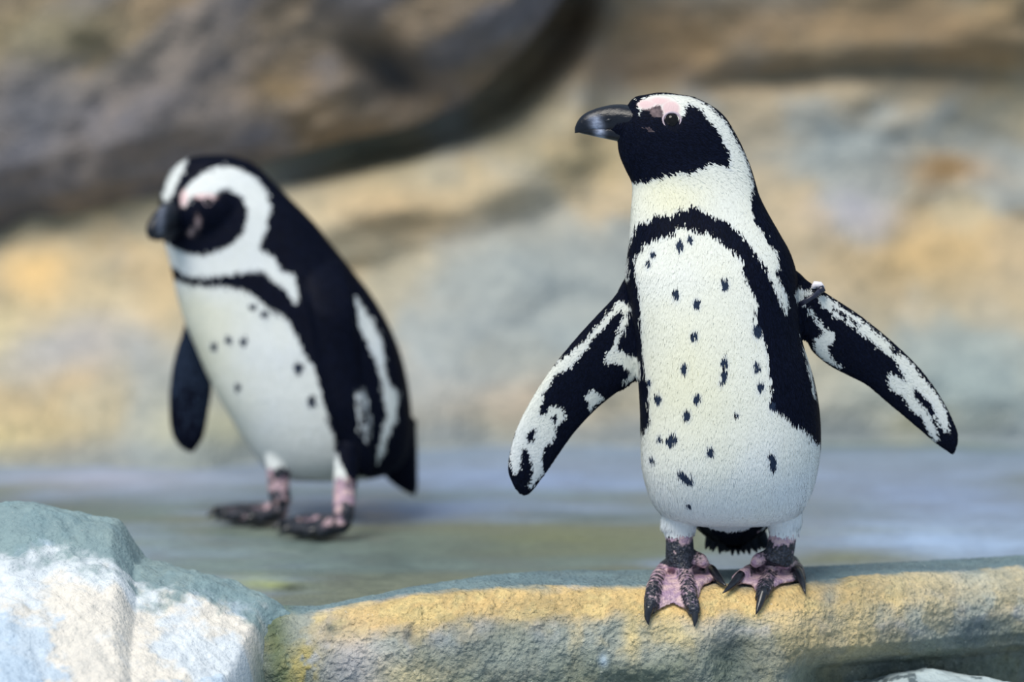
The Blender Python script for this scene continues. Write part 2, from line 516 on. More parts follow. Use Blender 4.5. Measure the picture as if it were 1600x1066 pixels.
def make_overhang():
    """rock mass with shade in its colour, leaning out of the wall at the upper left"""
    # lower rim measured on the place, x -> z of rim
    rim = RIM
    xs = np.linspace(rim[0, 0], rim[-1, 0], 200); ts = np.linspace(0, 1, 90)
    X, T = np.meshgrid(xs, ts, indexing='ij')
    rz = np.interp(X.ravel(), rim[:, 0], rim[:, 1])
    for _ in range(1): pass
    t = T.ravel()
    # profile relative to rim: from deep under the rim, round the lip, up the face, back over the top
    pr = np.array([(0, 0.42, 0.06), (0.12, 0.16, 0.01), (0.22, 0.06, 0.0), (0.32, 0.01, 0.04), (0.45, -0.02, 0.10), (0.7, -0.015, 0.30), (0.88, 0.06, 0.62), (1.0, 0.5, 0.85)])
    yo = np.interp(t, pr[:, 0], pr[:, 1]); zo = np.interp(t, pr[:, 0], pr[:, 2])
    p = np.stack([X.ravel(), rz + zo, 0 * t], 1)
    d = 0.16 * fbm(p, 3.0, 4, 141) + 0.05 * fbm(p, 11, 3, 150)
    # hollow near the right end of the rim
    h = P(600, 120, 1.6); hol = np.exp(-(((p[:, 0] - h[0]) * 0.8 - (p[:, 1] - h[2]) * 0.6) / 0.10) ** 2 - (((p[:, 0] - h[0]) * 0.6 + (p[:, 1] - h[2]) * 0.8) / 0.045) ** 2)
    h2 = P(120, 120, 1.6)
    Y = 1.66 + yo - d + 0.13 * hol + np.interp(X.ravel(), [-0.9, -0.5, -0.3, -0.1, 0.05], [0.17, 0.17, 0.15, 0.13, 0.15])
    V = np.stack([X.ravel(), Y, rz + zo + 0.1 * d * sstep(0.2, 0.5, t)], 1)
    me = grid_mesh('overhanging_rock', V.reshape(200, 90, 3))
    q = V[:, [0, 2]]; qq = np.stack([V[:, 0], V[:, 2], 0 * t], 1)
    qs = np.stack([(V[:, 0] * 0.85 + V[:, 2] * 0.5) * 0.5, -V[:, 0] * 0.5 + V[:, 2] * 0.85, 0 * t], 1)
    base = np.tile(srgb(140, 130, 124), (len(q), 1))  # base colour darkened for the shaded face
    base = blend(base, sstep(-0.05, 0.12, fbm(qs, 7, 4, 161)) * 0.8, srgb(122, 120, 128))
    base = blend(base, sstep(0.0, 0.14, fbm(qs, 8, 4, 171)) * 0.8, srgb(156, 134, 106))
    S = [(60, 60, 130, 60, srgb(168, 156, 120), .7), (20, 180, 90, 70, srgb(128, 128, 136), .7), (430, 150, 70, 40, srgb(172, 142, 98), .7), (600, 120, 110, 60, srgb(78, 84, 92), .8),  # darkest patch is painted shade inside the hollow
         (760, 60, 70, 50, srgb(108, 104, 102), .6), (480, 40, 160, 50, srgb(150, 134, 116), .6), (20, 340, 60, 40, srgb(104, 110, 122), .7)]
    base = stains_and_shade(base, q, S, 1.62, 177, 0.05, qq)
    cattr(me, 'Col', base)
    o = link('overhanging_rock', me, M_OVER)
    o['label'] = 'dark brown rock mass with painted shade overhanging the back wall, out of focus at upper left'; o['category'] = 'rock'
make_overhang()

# ---- ledge
FRONT = np.array([  # arc, y, z of the front below the top edge
    (0.0, 0.0, 0.0), (0.02, -0.02, -0.003), (0.04, -0.038, -0.012), (0.065, -0.055, -0.027), (0.10, -0.070, -0.052), (0.14, -0.078, -0.086), (0.2, -0.078, -0.14), (0.4, -0.06, -0.34)])
UNDER = np.array([(0.0, 0.0, 0.0), (0.02, -0.02, -0.003), (0.04, -0.038, -0.012), (0.065, -0.054, -0.027), (0.09, -0.062, -0.048), (0.115, -0.064, -0.070), (0.135, -0.048, -0.086),
                  (0.16, -0.01, -0.104), (0.2, 0.0, -0.16), (0.4, -0.02, -0.34)])
def ledge_top_front(x, y):
    """height of the undisplaced ledge at x for a point on its top or upper front"""
    ys = np.interp(x, LKX, LK[:, 1]); zs = np.interp(x, LKX, LK[:, 2])
    yy = y - ys
    if yy >= 0: return zs + 0.0
    return zs + np.interp(-yy, -FRONT[:6, 1], FRONT[:6, 2])

def make_ledge():
    nu, nv = 860, 190
    xs = np.linspace(wx(330), wx(2250), nu)
    ss = np.concatenate([np.linspace(-0.30, -0.0, 60, endpoint=False), np.linspace(0, 0.22, 110, endpoint=False), np.linspace(0.22, 0.4, 20)])
    X, S = np.meshgrid(xs, ss, indexing='ij')
    x = X.ravel(); s = S.ravel()
    ys = np.interp(x, LKX, LK[:, 1]); zs = np.interp(x, LKX, LK[:, 2]); dp = np.interp(x, LKX, LK[:, 3])
    und = sstep(wx(1215), wx(1300), x)
    f = np.clip(s, 0, None)
    yf = np.interp(f, FRONT[:, 0], FRONT[:, 1]) * (1 - und) + np.interp(f, UNDER[:, 0], UNDER[:, 1]) * und
    zf = np.interp(f, FRONT[:, 0], FRONT[:, 2]) * (1 - und) + np.interp(f, UNDER[:, 0], UNDER[:, 2]) * und
    b = np.clip(-s / 0.30, 0, 1)
    bk = np.array([(0, 0, 0), (0.5, 0.62, 0.0), (0.7, 0.9, -0.004), (0.8, 1.06, -0.018), (1.0, 1.22, -0.07)])
    yb = np.interp(b, bk[:, 0], bk[:, 1]) * dp; zb = np.interp(b, bk[:, 0], bk[:, 2])
    y = ys + np.where(s > 0, yf, yb); z = zs + np.where(s > 0, zf, zb)
    p = np.stack([x, y, z], 1)
    foot = np.exp(-((x - wx(1130)) / 0.13) ** 4) * sstep(0.10, 0.07, f)
    amp = (1 - 0.85 * foot)
    n1 = fbm(p, 9, 3, 201); n2 = fbm(p, 34, 4, 211); n3 = fbm(p, 120, 3, 221); n4 = fbm(p, 260, 2, 223)
    # outward direction of the profile
    oy = -sstep(0.0, 0.08, s); oz = 1 - sstep(0.02, 0.10, s)
    fr = sstep(0.0, 0.05, s)
    disp = (0.016 * n1 * fr + 0.004 * n1 * (1 - fr) + 0.0075 * n2 * (0.25 + 0.75 * fr) + (0.0060 * n3 + 0.0032 * n4) * (0.35 + 0.65 * fr)) * amp
    # dent below the feet, groove further left
    def gz(px, py, rx, rz, depth, tilt=0.0, yy=-0.06):
        o = P(px, py, yy); dx = x - o[0]; dz = z - o[2]
        return -depth * np.exp(-((dx + tilt * dz) / (rx / 1370)) ** 2 - (dz / (rz / 1370)) ** 2)
    disp = disp + fr * (gz(1143, 1035, 34, 45, 0.022) + gz(965, 990, 16, 26, 0.006, -0.4) + gz(640, 990, 10, 10, 0.004) + gz(1000, 1070, 60, 18, 0.012) + gz(1560, 1020, 90, 26, 0.010))
    p[:, 1] += disp * oy; p[:, 2] += disp * oz
    me = grid_mesh('rock_ledge', p.reshape(nu, nv, 3))
    # paint
    q = p[:, [0, 2]]
    yel, yel2, gry, blu, grn, lav = srgb(232, 198, 136), srgb(240, 214, 150), srgb(172, 176, 166), srgb(120, 146, 154), srgb(108, 120, 104), srgb(190, 192, 200)
    col = np.tile(gry, (len(p), 1))
    m1 = fbm(p, 14, 4, 231); m2 = fbm(p, 40, 4, 241)
    col = blend(col, sstep(0.0, 0.12, m1) * 0.7, lav)
    col = blend(col, sstep(0.02, 0.16, fbm(p, 22, 4, 251)) * 0.7, srgb(206, 190, 150))
    # worn yellow along the edge
    yb_ = np.exp(-((s - 0.040) / 0.030) ** 2) * (1 - 0.55 * sstep(wx(1330), wx(1560), x))
    col = blend(col, np.clip(yb_ * 1.35 + m2 * 1.0 + m1 * 0.9, 0, 1) * sstep(wx(470), wx(560), x), yel)
    col = blend(col, sstep(0.05, 0.2, m2 + 0.3 * m1) * yb_ * 0.8, yel2)
    # blue grey top
    top = sstep(0.016, -0.006, s + 0.03 * m2 + 0.02 * m1)
    col = blend(col, top * 0.94, blu)
    # olive green low on the face
    col = blend(col, sstep(0.085, 0.14, s + 0.12 * m1) * 0.75, grn)
    yy = -0.06  # dark patches in the dent, groove and pits are painted shade
    S_ = [(560, 1040, 60, 50, srgb(196, 192, 196), .8), (640, 1050, 60, 25, srgb(214, 200, 158), .7), (960, 985, 16, 26, srgb(120, 132, 128), .5), (985, 990, 14, 40, yel2, .8),
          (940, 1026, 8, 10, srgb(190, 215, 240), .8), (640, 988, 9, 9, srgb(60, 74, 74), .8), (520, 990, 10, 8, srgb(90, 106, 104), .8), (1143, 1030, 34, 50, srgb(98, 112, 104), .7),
          (1310, 1000, 90, 40, srgb(226, 200, 146), .7), (1300, 945, 16, 20, srgb(120, 134, 140), .7), (1540, 1010, 80, 30, srgb(112, 126, 128), .8), (1450, 940, 120, 30, srgb(208, 198, 166), .6),
          (1570, 935, 90, 30, srgb(196, 198, 184), .6), (800, 1010, 120, 40, srgb(164, 172, 164), .6), (1060, 985, 50, 20, srgb(226, 206, 150), .6), (1000, 1050, 90, 30, srgb(112, 122, 108), .7)]
    nf = s > 0.005
    c2 = stains_and_shade(col, q, S_, yy, 260, 0.02, p)
    col = np.where(nf[:, None], c2, col)
    # green cleft on the left end
    cl = np.exp(-((x - wx(440) + 0.3 * (z + 0.09)) / 0.022) ** 2)
    col = blend(col, cl * 0.85, srgb(96, 112, 74)); 
    cl2 = np.exp(-((x - wx(476) + 0.03 * n2 + 0.05 * n1) / 0.012) ** 2) * sstep(-0.045, -0.07, z) * sstep(-0.16, 0.12, n3 + n2)
    col = blend(col, cl2 * 0.85, srgb(190, 172, 96))
    cattr(me, 'Col', np.clip(col, 0, 1))
    o = link('rock_ledge', me, M_LEDGE)
    o['label'] = 'rough yellow and grey rock ledge in the foreground under the larger penguin'; o['category'] = 'rock'
    # pale rock low under the overhang at the right
    return o
make_ledge()

def make_low_rock():
    nu, nv = 160, 60
    c = P(1450, 1104, 0.0)
    U, W = np.meshgrid(np.linspace(-1, 1, nu), np.linspace(-1, 1, nv), indexing='ij')
    x = c[0] + 0.17 * U.ravel(); y = 0.02 + 0.10 * W.ravel()
    r = np.clip(1 - (U.ravel() ** 2 + W.ravel() ** 2), -1, 1)
    p = np.stack([x, y, 0 * x], 1)
    z = c[2] - 0.012 + 0.045 * np.sign(r) * np.abs(r) ** 0.7 + 0.025 * fbm(p, 14, 4, 301)
    V = np.stack([x, y, z], 1)
    me = grid_mesh('low_rock', V.reshape(nu, nv, 3))
    col = np.tile(srgb(186, 200, 204), (len(V), 1))
    col = blend(col, sstep(0.14, 0.2, fbm(p, 60, 4, 311)) * .8, srgb(60, 76, 84))
    cattr(me, 'Col', col)
    o = link('low_rock', me, M_BOULD)
    o['label'] = 'whitish speckled rock low under the right end of the ledge'; o['category'] = 'rock'
make_low_rock()

def make_boulder():
    nu, nv = 420, 420
    xs = np.linspace(-1.25, wx(452), nu); ys = np.linspace(-0.75, 0.16, nv)
    X, Y = np.meshgrid(xs, ys, indexing='ij')
    x = X.ravel(); y = Y.ravel()
    p = np.stack([x, y, 0 * x], 1)
    wig = 0.03 * fbm(p, 5, 3, 401)
    # higher lump at the left
    z1 = 0.086 - 0.22 * np.clip(x - wx(40), 0, None) - 0.46 * np.clip(0.02 - y, 0, None) * 1.0
    edge1 = wx(207) + 0.25 * np.clip(-0.02 - y, 0, None) * 0.6 + wig
    drop1 = sstep(-0.035, 0.012, x - edge1)
    # lower lump
    z2 = np.interp(x, [wx(150), wx(215), wx(300), wx(380), wx(420), wx(450)], [0.022, 0.020, 0.008, -0.012, -0.024, -0.034]) - 0.40 * np.clip(0.0 - y, 0, None)
    z = np.maximum(z2, z1 * (1 - drop1) + (z2 - 0.02) * drop1)
    # right flank into the cleft
    e2 = wx(398) - 0.03 * sstep(0, -0.2, y) + 0.4 * wig
    z = z - 0.20 * sstep(0, 0.05, x - e2) * sstep(0.005, -0.075, y)
    back = 0.05 + 0.02 * np.sin(x * 9)
    z = z - 0.15 * sstep(0, 0.10, y - back)
    z = z + 0.022 * fbm(p, 6, 4, 411) * sstep(0.0, -0.09, y) + 0.010 * fbm(p, 24, 4, 421) + 0.006 * fbm(p, 80, 3, 431)
    V = np.stack([x, y, z], 1)
    me = grid_mesh('boulder', V.reshape(nu, nv, 3))
    q = V[:, [0, 2]]
    # paint, measured in plan
    col = np.tile(srgb(222, 228, 234), (len(V), 1))
    col = blend(col, sstep(-0.06, 0.10, fbm(p, 7, 4, 441) + 0.3 * fbm(p, 60, 4, 443, 0.7)) * 0.75, srgb(236, 224, 208))
    col = blend(col, sstep(0.02, 0.14, fbm(p, 9, 4, 451) + 0.3 * fbm(p, 60, 4, 453, 0.7)) * 0.75, srgb(182, 204, 226))
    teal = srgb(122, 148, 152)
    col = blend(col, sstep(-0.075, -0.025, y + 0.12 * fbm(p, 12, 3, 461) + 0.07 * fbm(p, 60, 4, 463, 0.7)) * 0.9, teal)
    def at(px, py):   # plan position on a plane through the slope
        y0 = np.linspace(0.1, -0.6, 200)
        for yy in y0:
            pt = P(px, py, yy)
            zz = (0.086 if px < 205 else 0.022) - (0.46 if px < 205 else 0.40) * max(0, 0.02 - yy)
            if pt[2] <= zz: return pt[:2]
        return pt[:2]
    nz = np.stack([fbm(p, 14, 3, 471) + 0.7 * fbm(p, 55, 4, 473, 0.7), fbm(p, 14, 3, 481) + 0.7 * fbm(p, 55, 4, 483, 0.7)], 1) * 0.055
    for px, py, rx, ry, c, s_ in [(35, 858, 55, 9, srgb(226, 206, 160), .9), (20, 900, 40, 30, srgb(222, 202, 186), .8), (130, 1010, 80, 22, srgb(226, 210, 184), .8), (200, 970, 50, 18, srgb(222, 204, 184), .7),
                                 (250, 990, 40, 50, srgb(158, 188, 226), .9), (235, 905, 40, 20, srgb(150, 180, 206), .9), (330, 975, 80, 10, srgb(224, 208, 186), .9), (385, 965, 22, 18, srgb(228, 208, 180), .9),
                                 (340, 1030, 60, 40, srgb(196, 210, 224), .8), (160, 890, 50, 30, srgb(120, 142, 154), .8), (300, 930, 70, 18, srgb(146, 170, 186), .6),
                                 (247, 999, 8, 4, srgb(20, 40, 60), 1), (161, 972, 6, 4, srgb(40, 60, 80), 1), (73, 912, 4, 7, srgb(30, 50, 66), 1), (104, 872, 5, 5, srgb(80, 100, 110), .9)]:
        o = at(px, py); ox = at(px + rx, py); oy_ = at(px, py + ry)
        d = p[:, :2] + nz * (1 if rx > 10 else 0.1) - o
        col = blend(col, s_ * np.exp(-(d[:, 0] / max(abs(ox[0] - o[0]), 0.0035)) ** 2 - (d[:, 1] / max(abs(oy_[1] - o[1]), 0.007)) ** 2), c)
    fe = sstep(-0.02, -0.05, y)
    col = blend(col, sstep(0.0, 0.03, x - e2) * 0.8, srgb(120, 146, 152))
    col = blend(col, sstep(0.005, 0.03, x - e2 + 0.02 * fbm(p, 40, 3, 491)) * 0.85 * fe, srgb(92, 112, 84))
    cattr(me, 'Col', np.clip(col, 0, 1))
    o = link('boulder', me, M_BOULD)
    o['label'] = 'pale blue and beige boulder at the lower left, beside the ledge'; o['category'] = 'rock'
make_boulder()

# ------------------------------------------------------------------ penguin helpers
def body_loft(mb, rows, Y, n_rows=70, n=40, power=2.3):
    """rows: (row, x left, x right, half depth px, depth offset px)"""
    R = smooth_keys(rows, n_rows)
    rings = []
    for row, xl, xr, hd, off in R:
        a = P(xl, row, Y); b = P(xr, row, Y)
        cx = (a[0] + b[0]) / 2; rx = max((b[0] - a[0]) / 2, 0.001)
        k = (P(1, row, Y)[0] - P(0, row, Y)[0])
        ry = max(hd, 1) * k
        ring = []
        for t in np.linspace(0, 2 * math.pi, n, endpoint=False):
            c, s = math.cos(t), math.sin(t)
            e = 2 / power
            ring.append((cx + rx * math.copysign(abs(c) ** e, c), Y + off * k + ry * math.copysign(abs(s) ** e, s), a[2]))
        rings.append(ring)
    mb.rings(rings)

def blade_loft(mb, st, n=20):
    """st: list of (edge point A, edge point B, half thickness)"""
    rings = []
    for A, B, th in st:
        A = np.array(A, float); B = np.array(B, float)
        c = (A + B) / 2; w = (A - B) / 2
        nrm = np.cross(w, (0, 0, 1)) if abs(w[2]) < 0.5 * np.linalg.norm(w) else np.cross(w, (1, 0, 0))
        nrm = np.array([0, 1, 0]) - w * (w[1] / max(w @ w, 1e-12))
        nrm /= np.linalg.norm(nrm)
        rings.append([c + w * math.cos(t) + nrm * th * math.copysign(abs(math.sin(t)) ** 0.8, math.sin(t))
                      for t in np.linspace(0, 2 * math.pi, n, endpoint=False)])
    mb.rings(rings)

def resample_pts(pts, n):
    K = [[i, *map(float, p)] for i, p in enumerate(pts)]
    return smooth_keys(K, n)[:, 1:]

def union(*a):
    r = a[0]
    for b in a[1:]: r = np.maximum(r, b)
    return r

def claw(parent, pts, r, mat=M_CLAW):
    mb = MB()
    pp = resample_pts(pts, 7)
    mb.tube(pp, [r, r * 1.05, r * 0.98, r * 0.85, r * 0.62, r * 0.36, r * 0.10], 10)
    return link('claw', mb.mesh('claw'), mat, parent)

def eye_set(parent, c, r, nrm, ring=0.17):
    nrm = Vector(nrm).normalized()
    mb = MB()
    rings = []
    for i in range(1, 12):
        a = math.pi * i / 12
        rings.append([(r * math.sin(a) * math.cos(t), r * math.sin(a) * math.sin(t), r * math.cos(a)) for t in np.linspace(0, 2 * math.pi, 20, endpoint=False)])
    mb.rings(rings)
    me = mb.mesh('eye'); me.transform(Matrix.Translation(Vector(c) - nrm * r * 0.58))
    e = link('eye', me, M_EYE, parent)
    mr = MB()
    # lid ring
    R, q = r * 1.10, r * ring
    n, m = 28, 8
    V = []; F = []
    for i in range(n):
        a = 2 * math.pi * i / n
        for j in range(m):
            b = 2 * math.pi * j / m
            wob = 1 + 0.10 * math.sin(a * 9)
            V.append(((R + q * wob * math.cos(b)) * math.cos(a), (R * 0.92 + q * wob * math.cos(b)) * math.sin(a), q * math.sin(b)))
            F.append((i * m + j, ((i + 1) % n) * m + j, ((i + 1) % n) * m + (j + 1) % m, i * m + (j + 1) % m))
    mr.v = V; mr.f = F
    me = mr.mesh('eye_ring')
    me.transform(Matrix.Translation(Vector(c) - nrm * r * 0.12) @ nrm.to_track_quat('Z', 'Y').to_matrix().to_4x4())
    link('eye_ring', me, M_RING, parent)
    return e

# ------------------------------------------------------------------ feathers
def feathers(root, me, count, seed, flow, length, width, fields, voxel_lift=0.0002):
    """short flat feathers lying on the skin; fields = dict of per-vertex arrays in mm"""
    rng = np.random.default_rng(seed)
    v = get_v(me); nn = get_n(me)
    me.calc_loop_triangles()
    tri = np.empty(len(me.loop_triangles) * 3, np.int32); me.loop_triangles.foreach_get('vertices', tri); tri = tri.reshape(-1, 3)
    a, b, c = v[tri[:, 0]], v[tri[:, 1]], v[tri[:, 2]]
    ar = np.linalg.norm(np.cross(b - a, c - a), axis=1)
    ti = rng.choice(len(tri), count, p=ar / ar.sum())
    r1 = np.sqrt(rng.random(count)); r2 = rng.random(count)
    w = np.stack([1 - r1, r1 * (1 - r2), r1 * r2], 1)
    T = tri[ti]
    itp = lambda f: (f[T] * (w[..., None] if f.ndim == 2 else w)).sum(1)
    p = itp(v); n = itp(nn); n /= np.linalg.norm(n, axis=1)[:, None]
    F = {k: itp(f) for k, f in fields.items()}
    keep = (F['foot'] < 0.5) & (F['pnk'] < -1.6)
    p, n = p[keep], n[keep]; F = {k: f[keep] for k, f in F.items()}
    N = len(p)
    d = flow(p, n) + rng.normal(0, 0.10, (N, 3))
    d -= n * (d * n).sum(1)[:, None]
    d /= np.linalg.norm(d, axis=1)[:, None] + 1e-9
    s = np.cross(n, d)
    L = length(p) * rng.uniform(0.7, 1.25, N); W = width(p) * rng.uniform(0.75, 1.2, N)
    calm = np.where(F['spot'] > -5, 0.35, 1.0)
    isb = (F['blk'] + calm * (rng.normal(0, 1.3, N) + 5 * fbm(p * np.array([1, 1, .4]), 220, 2, 3))) > 0
    tone = rng.uniform(0.93, 1.04, N)[:, None]
    cr = np.clip(F['crm'] + 0.25 * fbm(p, 25, 3, 8), 0, 1)[:, None]
    white = (np.array([0.76, 0.81, 0.88]) * (1 - cr) + np.array([0.82, 0.80, 0.62]) * cr) * tone
    edge = np.exp(-np.abs(F['blk']) / 1.6)[:, None] * 0.35
    white = white * (1 - edge) + np.array([0.30, 0.36, 0.50]) * edge
    black = np.array([0.0026, 0.0042, 0.0125]) * (tone ** 4) * rng.uniform(0.7, 1.6, N)[:, None]
    spot = (F['spot'] > 0)
    black = np.where(spot[:, None], np.array([0.020, 0.032, 0.062]) * tone, black)
    col = np.where(isb[:, None], black, white)
    base = p + n * voxel_lift
    v0 = base - s * W[:, None] * 0.35
    v1 = base + s * W[:, None] * 0.35
    m = base + d * L[:, None] * 0.55 + n * (L * 0.035)[:, None]
    v2 = m + s * W[:, None] * 0.5; v3 = m - s * W[:, None] * 0.5
    v4 = base + d * L[:, None] + n * (L * 0.045)[:, None]
    V = np.stack([v0, v1, v2, v3, v4], 1).reshape(-1, 3)
    o = np.arange(N) * 5
    quads = np.stack([o, o + 1, o + 2, o + 3], 1); tris = np.stack([o + 3, o + 2, o + 4], 1)
    fm = bpy.data.meshes.new('feathers')
    fm.vertices.add(len(V)); fm.vertices.foreach_set('co', V.astype(np.float32).ravel())
    li = np.concatenate([quads.ravel(), tris.ravel()]).astype(np.int32)
    fm.loops.add(len(li)); fm.loops.foreach_set('vertex_index', li)
    ls = np.concatenate([np.arange(N) * 4, 4 * N + np.arange(N) * 3]).astype(np.int32)
    fm.polygons.add(2 * N); fm.polygons.foreach_set('loop_start', ls)
    fm.update(calc_edges=True)
    cattr(fm, 'Col', np.repeat(np.clip(col, 0, 1), 5, 0))
    ob = link('feathers', fm, M_FEATH, root)
    ob['kind'] = 'stuff'
    return ob

# ------------------------------------------------------------------ larger penguin
Y1 = 0.03
PX1 = 1 / 1358.0
def penguin_front():
    root = empty('penguin', (float(P(1140, 900, Y1)[0]), Y1, 0.0),
                 'sharp black and white penguin standing on the ledge with flippers spread, head in profile', 'penguin', 'penguins')
    mb = MB()
    rows = [  # row, left, right, half depth, depth offset
        (145, 1026, 1042, 5, 0), (147, 1008, 1060, 14, 0), (151, 994, 1082, 22, 0), (158, 985, 1098, 29, 0), (168, 979, 1116, 35, 0), (182, 970, 1132, 40, 0), (200, 965, 1144, 44, 0),
        (222, 965, 1156, 46, 0), (242, 968, 1165, 47, 0), (262, 976, 1173, 48, 0), (285, 987, 1180, 51, 0), (305, 988, 1186, 56, 0), (330, 986, 1198, 64, 0), (360, 984, 1215, 76, 0),
        (395, 981, 1234, 90, 0), (430, 977, 1244, 100, -2), (480, 984, 1246, 110, -4), (530, 992, 1252, 117, -6), (590, 997, 1270, 122, -8), (640, 1000, 1279, 124, -8),
        (690, 1001, 1281, 122, -8), (730, 1003, 1277, 116, -6), (765, 1011, 1269, 104, -2), (790, 1022, 1258, 90, 4), (806, 1036, 1246, 74, 12), (818, 1060, 1226, 52, 22), (824, 1090, 1196, 26, 30)]
    body_loft(mb, rows, Y1, 110, 56)
    mb.tube([P(1030, 200, Y1), P(1000, 197, Y1), P(978, 195.5, Y1), P(962, 195, Y1), P(948, 195, Y1)], [.022, .0235, .0215, .0165, .009], 18, 0.9, up=(0, 1, 0))
    # flippers
    UL = [((1030, 425), (1030, 585)), ((985, 432), (1004, 588)), ((958, 466), (978, 604)), ((920, 506), (946, 627)), ((885, 546), (919, 652)), ((855, 585), (896, 678)), ((828, 628), (876, 706)),
          ((808, 668), (859, 731)), ((797, 705), (846, 749)), ((794, 735), (836, 762)), ((803, 759), (828, 770)), ((813, 771), (820, 773))]
    th = [.024, .021, .017, .013, .0115, .0105, .0095, .0085, .0075, .0065, .005, .003]
    K = [[i, *a, *b, t] for i, ((a, b), t) in enumerate(zip(UL, th))]
    R = smooth_keys(K, 46)
    blade_loft(mb, [(P(r[1], r[2], Y1 - 0.002 + 0.02 * i / 45), P(r[3], r[4], Y1 + 0.010 + 0.02 * i / 45), r[5]) for i, r in enumerate(R)])
    UR = [((1195, 405), (1200, 510)), ((1237, 418), (1254, 528)), ((1262, 439), (1270, 550)), ((1300, 464), (1295, 571)), ((1340, 490), (1325, 587)), ((1376, 518), (1354, 602)), ((1411, 549), (1386, 629)),
          ((1441, 580), (1416, 654)), ((1466, 614), (1441, 675)), ((1486, 650), (1461, 692)), ((1497, 681), (1477, 703)), ((1493, 704), (1487, 709))]
    K = [[i, *a, *b, t] for i, ((a, b), t) in enumerate(zip(UR, th))]
    R2 = smooth_keys(K, 46)
    blade_loft(mb, [(P(r[1], r[2], Y1 + 0.004 + 0.03 * i / 45), P(r[3], r[4], Y1 + 0.014 + 0.03 * i / 45), r[5]) for i, r in enumerate(R2)])
    # shoulders
    mb.tube([P(1210, 400, Y1 + .02), P(1240, 440, Y1 + .015), P(1268, 480, Y1 + .02)], [.008, .011, .010], 14)
    mb.tube([P(1005, 410, Y1 + .02), P(985, 460, Y1 + .015), P(965, 510, Y1 + .02)], [.010, .015, .012], 14)
    # thighs, legs
    def fp(px, py, r):
        for yy in np.linspace(-0.079, 0.14, 420):
            pt = P(px, py, yy)
            if pt[2] <= ledge_top_front(pt[0], yy) + r: return pt
        return pt
    legs = {'a': ((1066, 785), (1059, 822), (1062, 848), (1062, 872), (1064, 888)), 'b': ((1218, 785), (1226, 820), (1222, 845), (1218, 866), (1212, 884))}
    for kname, L in legs.items():
        rr = [.030, .0205, .0165, .0170, .0155]
        mb.tube([P(x, yv, 0.034 - 0.004 * i) for i, (x, yv) in enumerate(L)], rr, 16)
    toes = {'a': {'out': [(1056, 880), (1036, 893), (1022, 918), (1017, 944), (1015, 958)], 'mid': [(1064, 880), (1071, 902), (1077, 930), (1083, 950), (1085, 962)], 'in': [(1068, 880), (1090, 886), (1108, 893), (1120, 903)]},
            'b': {'out': [(1222, 876), (1236, 884), (1246, 895), (1251, 905)], 'mid': [(1212, 878), (1204, 896), (1194, 922), (1187, 938)], 'in': [(1208, 876), (1184, 888), (1162, 900), (1148, 908)]}}
    tips = {}
    for k, tt in toes.items():
        T = {}
        for nm, pts in tt.items():
            n = len(pts)
            rad = np.interp(np.linspace(0, 1, n), [0, .3, .75, 1], [.0110, .0098, .0088, .0066])
            q = [fp(a, b, r * 0.9) for (a, b), r in zip(pts, rad)]
            q[0] = P(pts[0][0], pts[0][1] - 2, 0.028)
            q2 = resample_pts(q, 22); r2 = np.interp(np.linspace(0, 1, 22), np.linspace(0, 1, n), rad) * (1 + 0.05 * np.sin(np.arange(22) * 1.9))
            mb.tube(q2, r2, 12)
            T[nm] = q2
        tips[k] = T
        # webs between neighbouring toes: strips sagging between the toes
        for A, B, la, lb in (('out', 'mid', 1.0, 0.92), ('mid', 'in', 0.92, 1.0)):
            a, b = T[A], T[B]
            N = 12
            rows_ = []
            for i in range(N):
                f = i / (N - 1)
                pa = a[int(round(2 + f * 19 * la))] if la == 1 else a[int(round(2 + f * 17))]
                pb = b[int(round(2 + f * 19 * lb))] if lb == 1 else b[int(round(2 + f * 17))]
                mid = []
                for s in np.linspace(0, 1, 9):
                    pt = pa * (1 - s) + pb * s
                    # concave free edge
                    pull = 0.20 * math.sin(math.pi * s) * f
                    root_ = (a[2] + b[2]) / 2
                    pt = pt * (1 - pull) + root_ * pull
                    gz_ = ledge_top_front(pt[0], pt[1]) + 0.0055
                    pt = np.array([pt[0], pt[1], max(gz_, pt[2] - 0.004 * math.sin(math.pi * s))])
                    mid.append(pt)
                rows_.append(mid)
            # closed shell: rings across
            th_ = 0.0028
            rings = []
            for mid in rows_:
                up = [p + np.array([0, -0.4 * th_, th_]) for p in mid]; dn = [p - np.array([0, -0.4 * th_, th_]) for p in mid]
                rings.append(up + dn[::-1])
            mb.rings(rings)
    # hind toes
    mb.tube([P(1080, 868, .03), P(1096, 876, .018), P(1104, 884, .012)], [.008, .0085, .005], 10)
    mb.tube([P(1205, 866, .03), P(1184, 876, .02), P(1176, 883, .014)], [.008, .0085, .005], 10)
    # rump towards the tail
    mb.tube([P(1145, 770, .06), P(1148, 815, .095), P(1150, 838, .125)], [.07, .042, .016], 18, 0.75, up=(0, 1, 0))
    me = remeshed(mb, 0.0019, 5)
    v = get_v(me); nn = get_n(me)
    q = v[:, [0, 2]]
    k = 1000.0
    YF = Y1 - 0.085          # chest and belly surface
    YH = Y1 - 0.030          # side of the head
    YP = Y1 - 0.005          # flippers
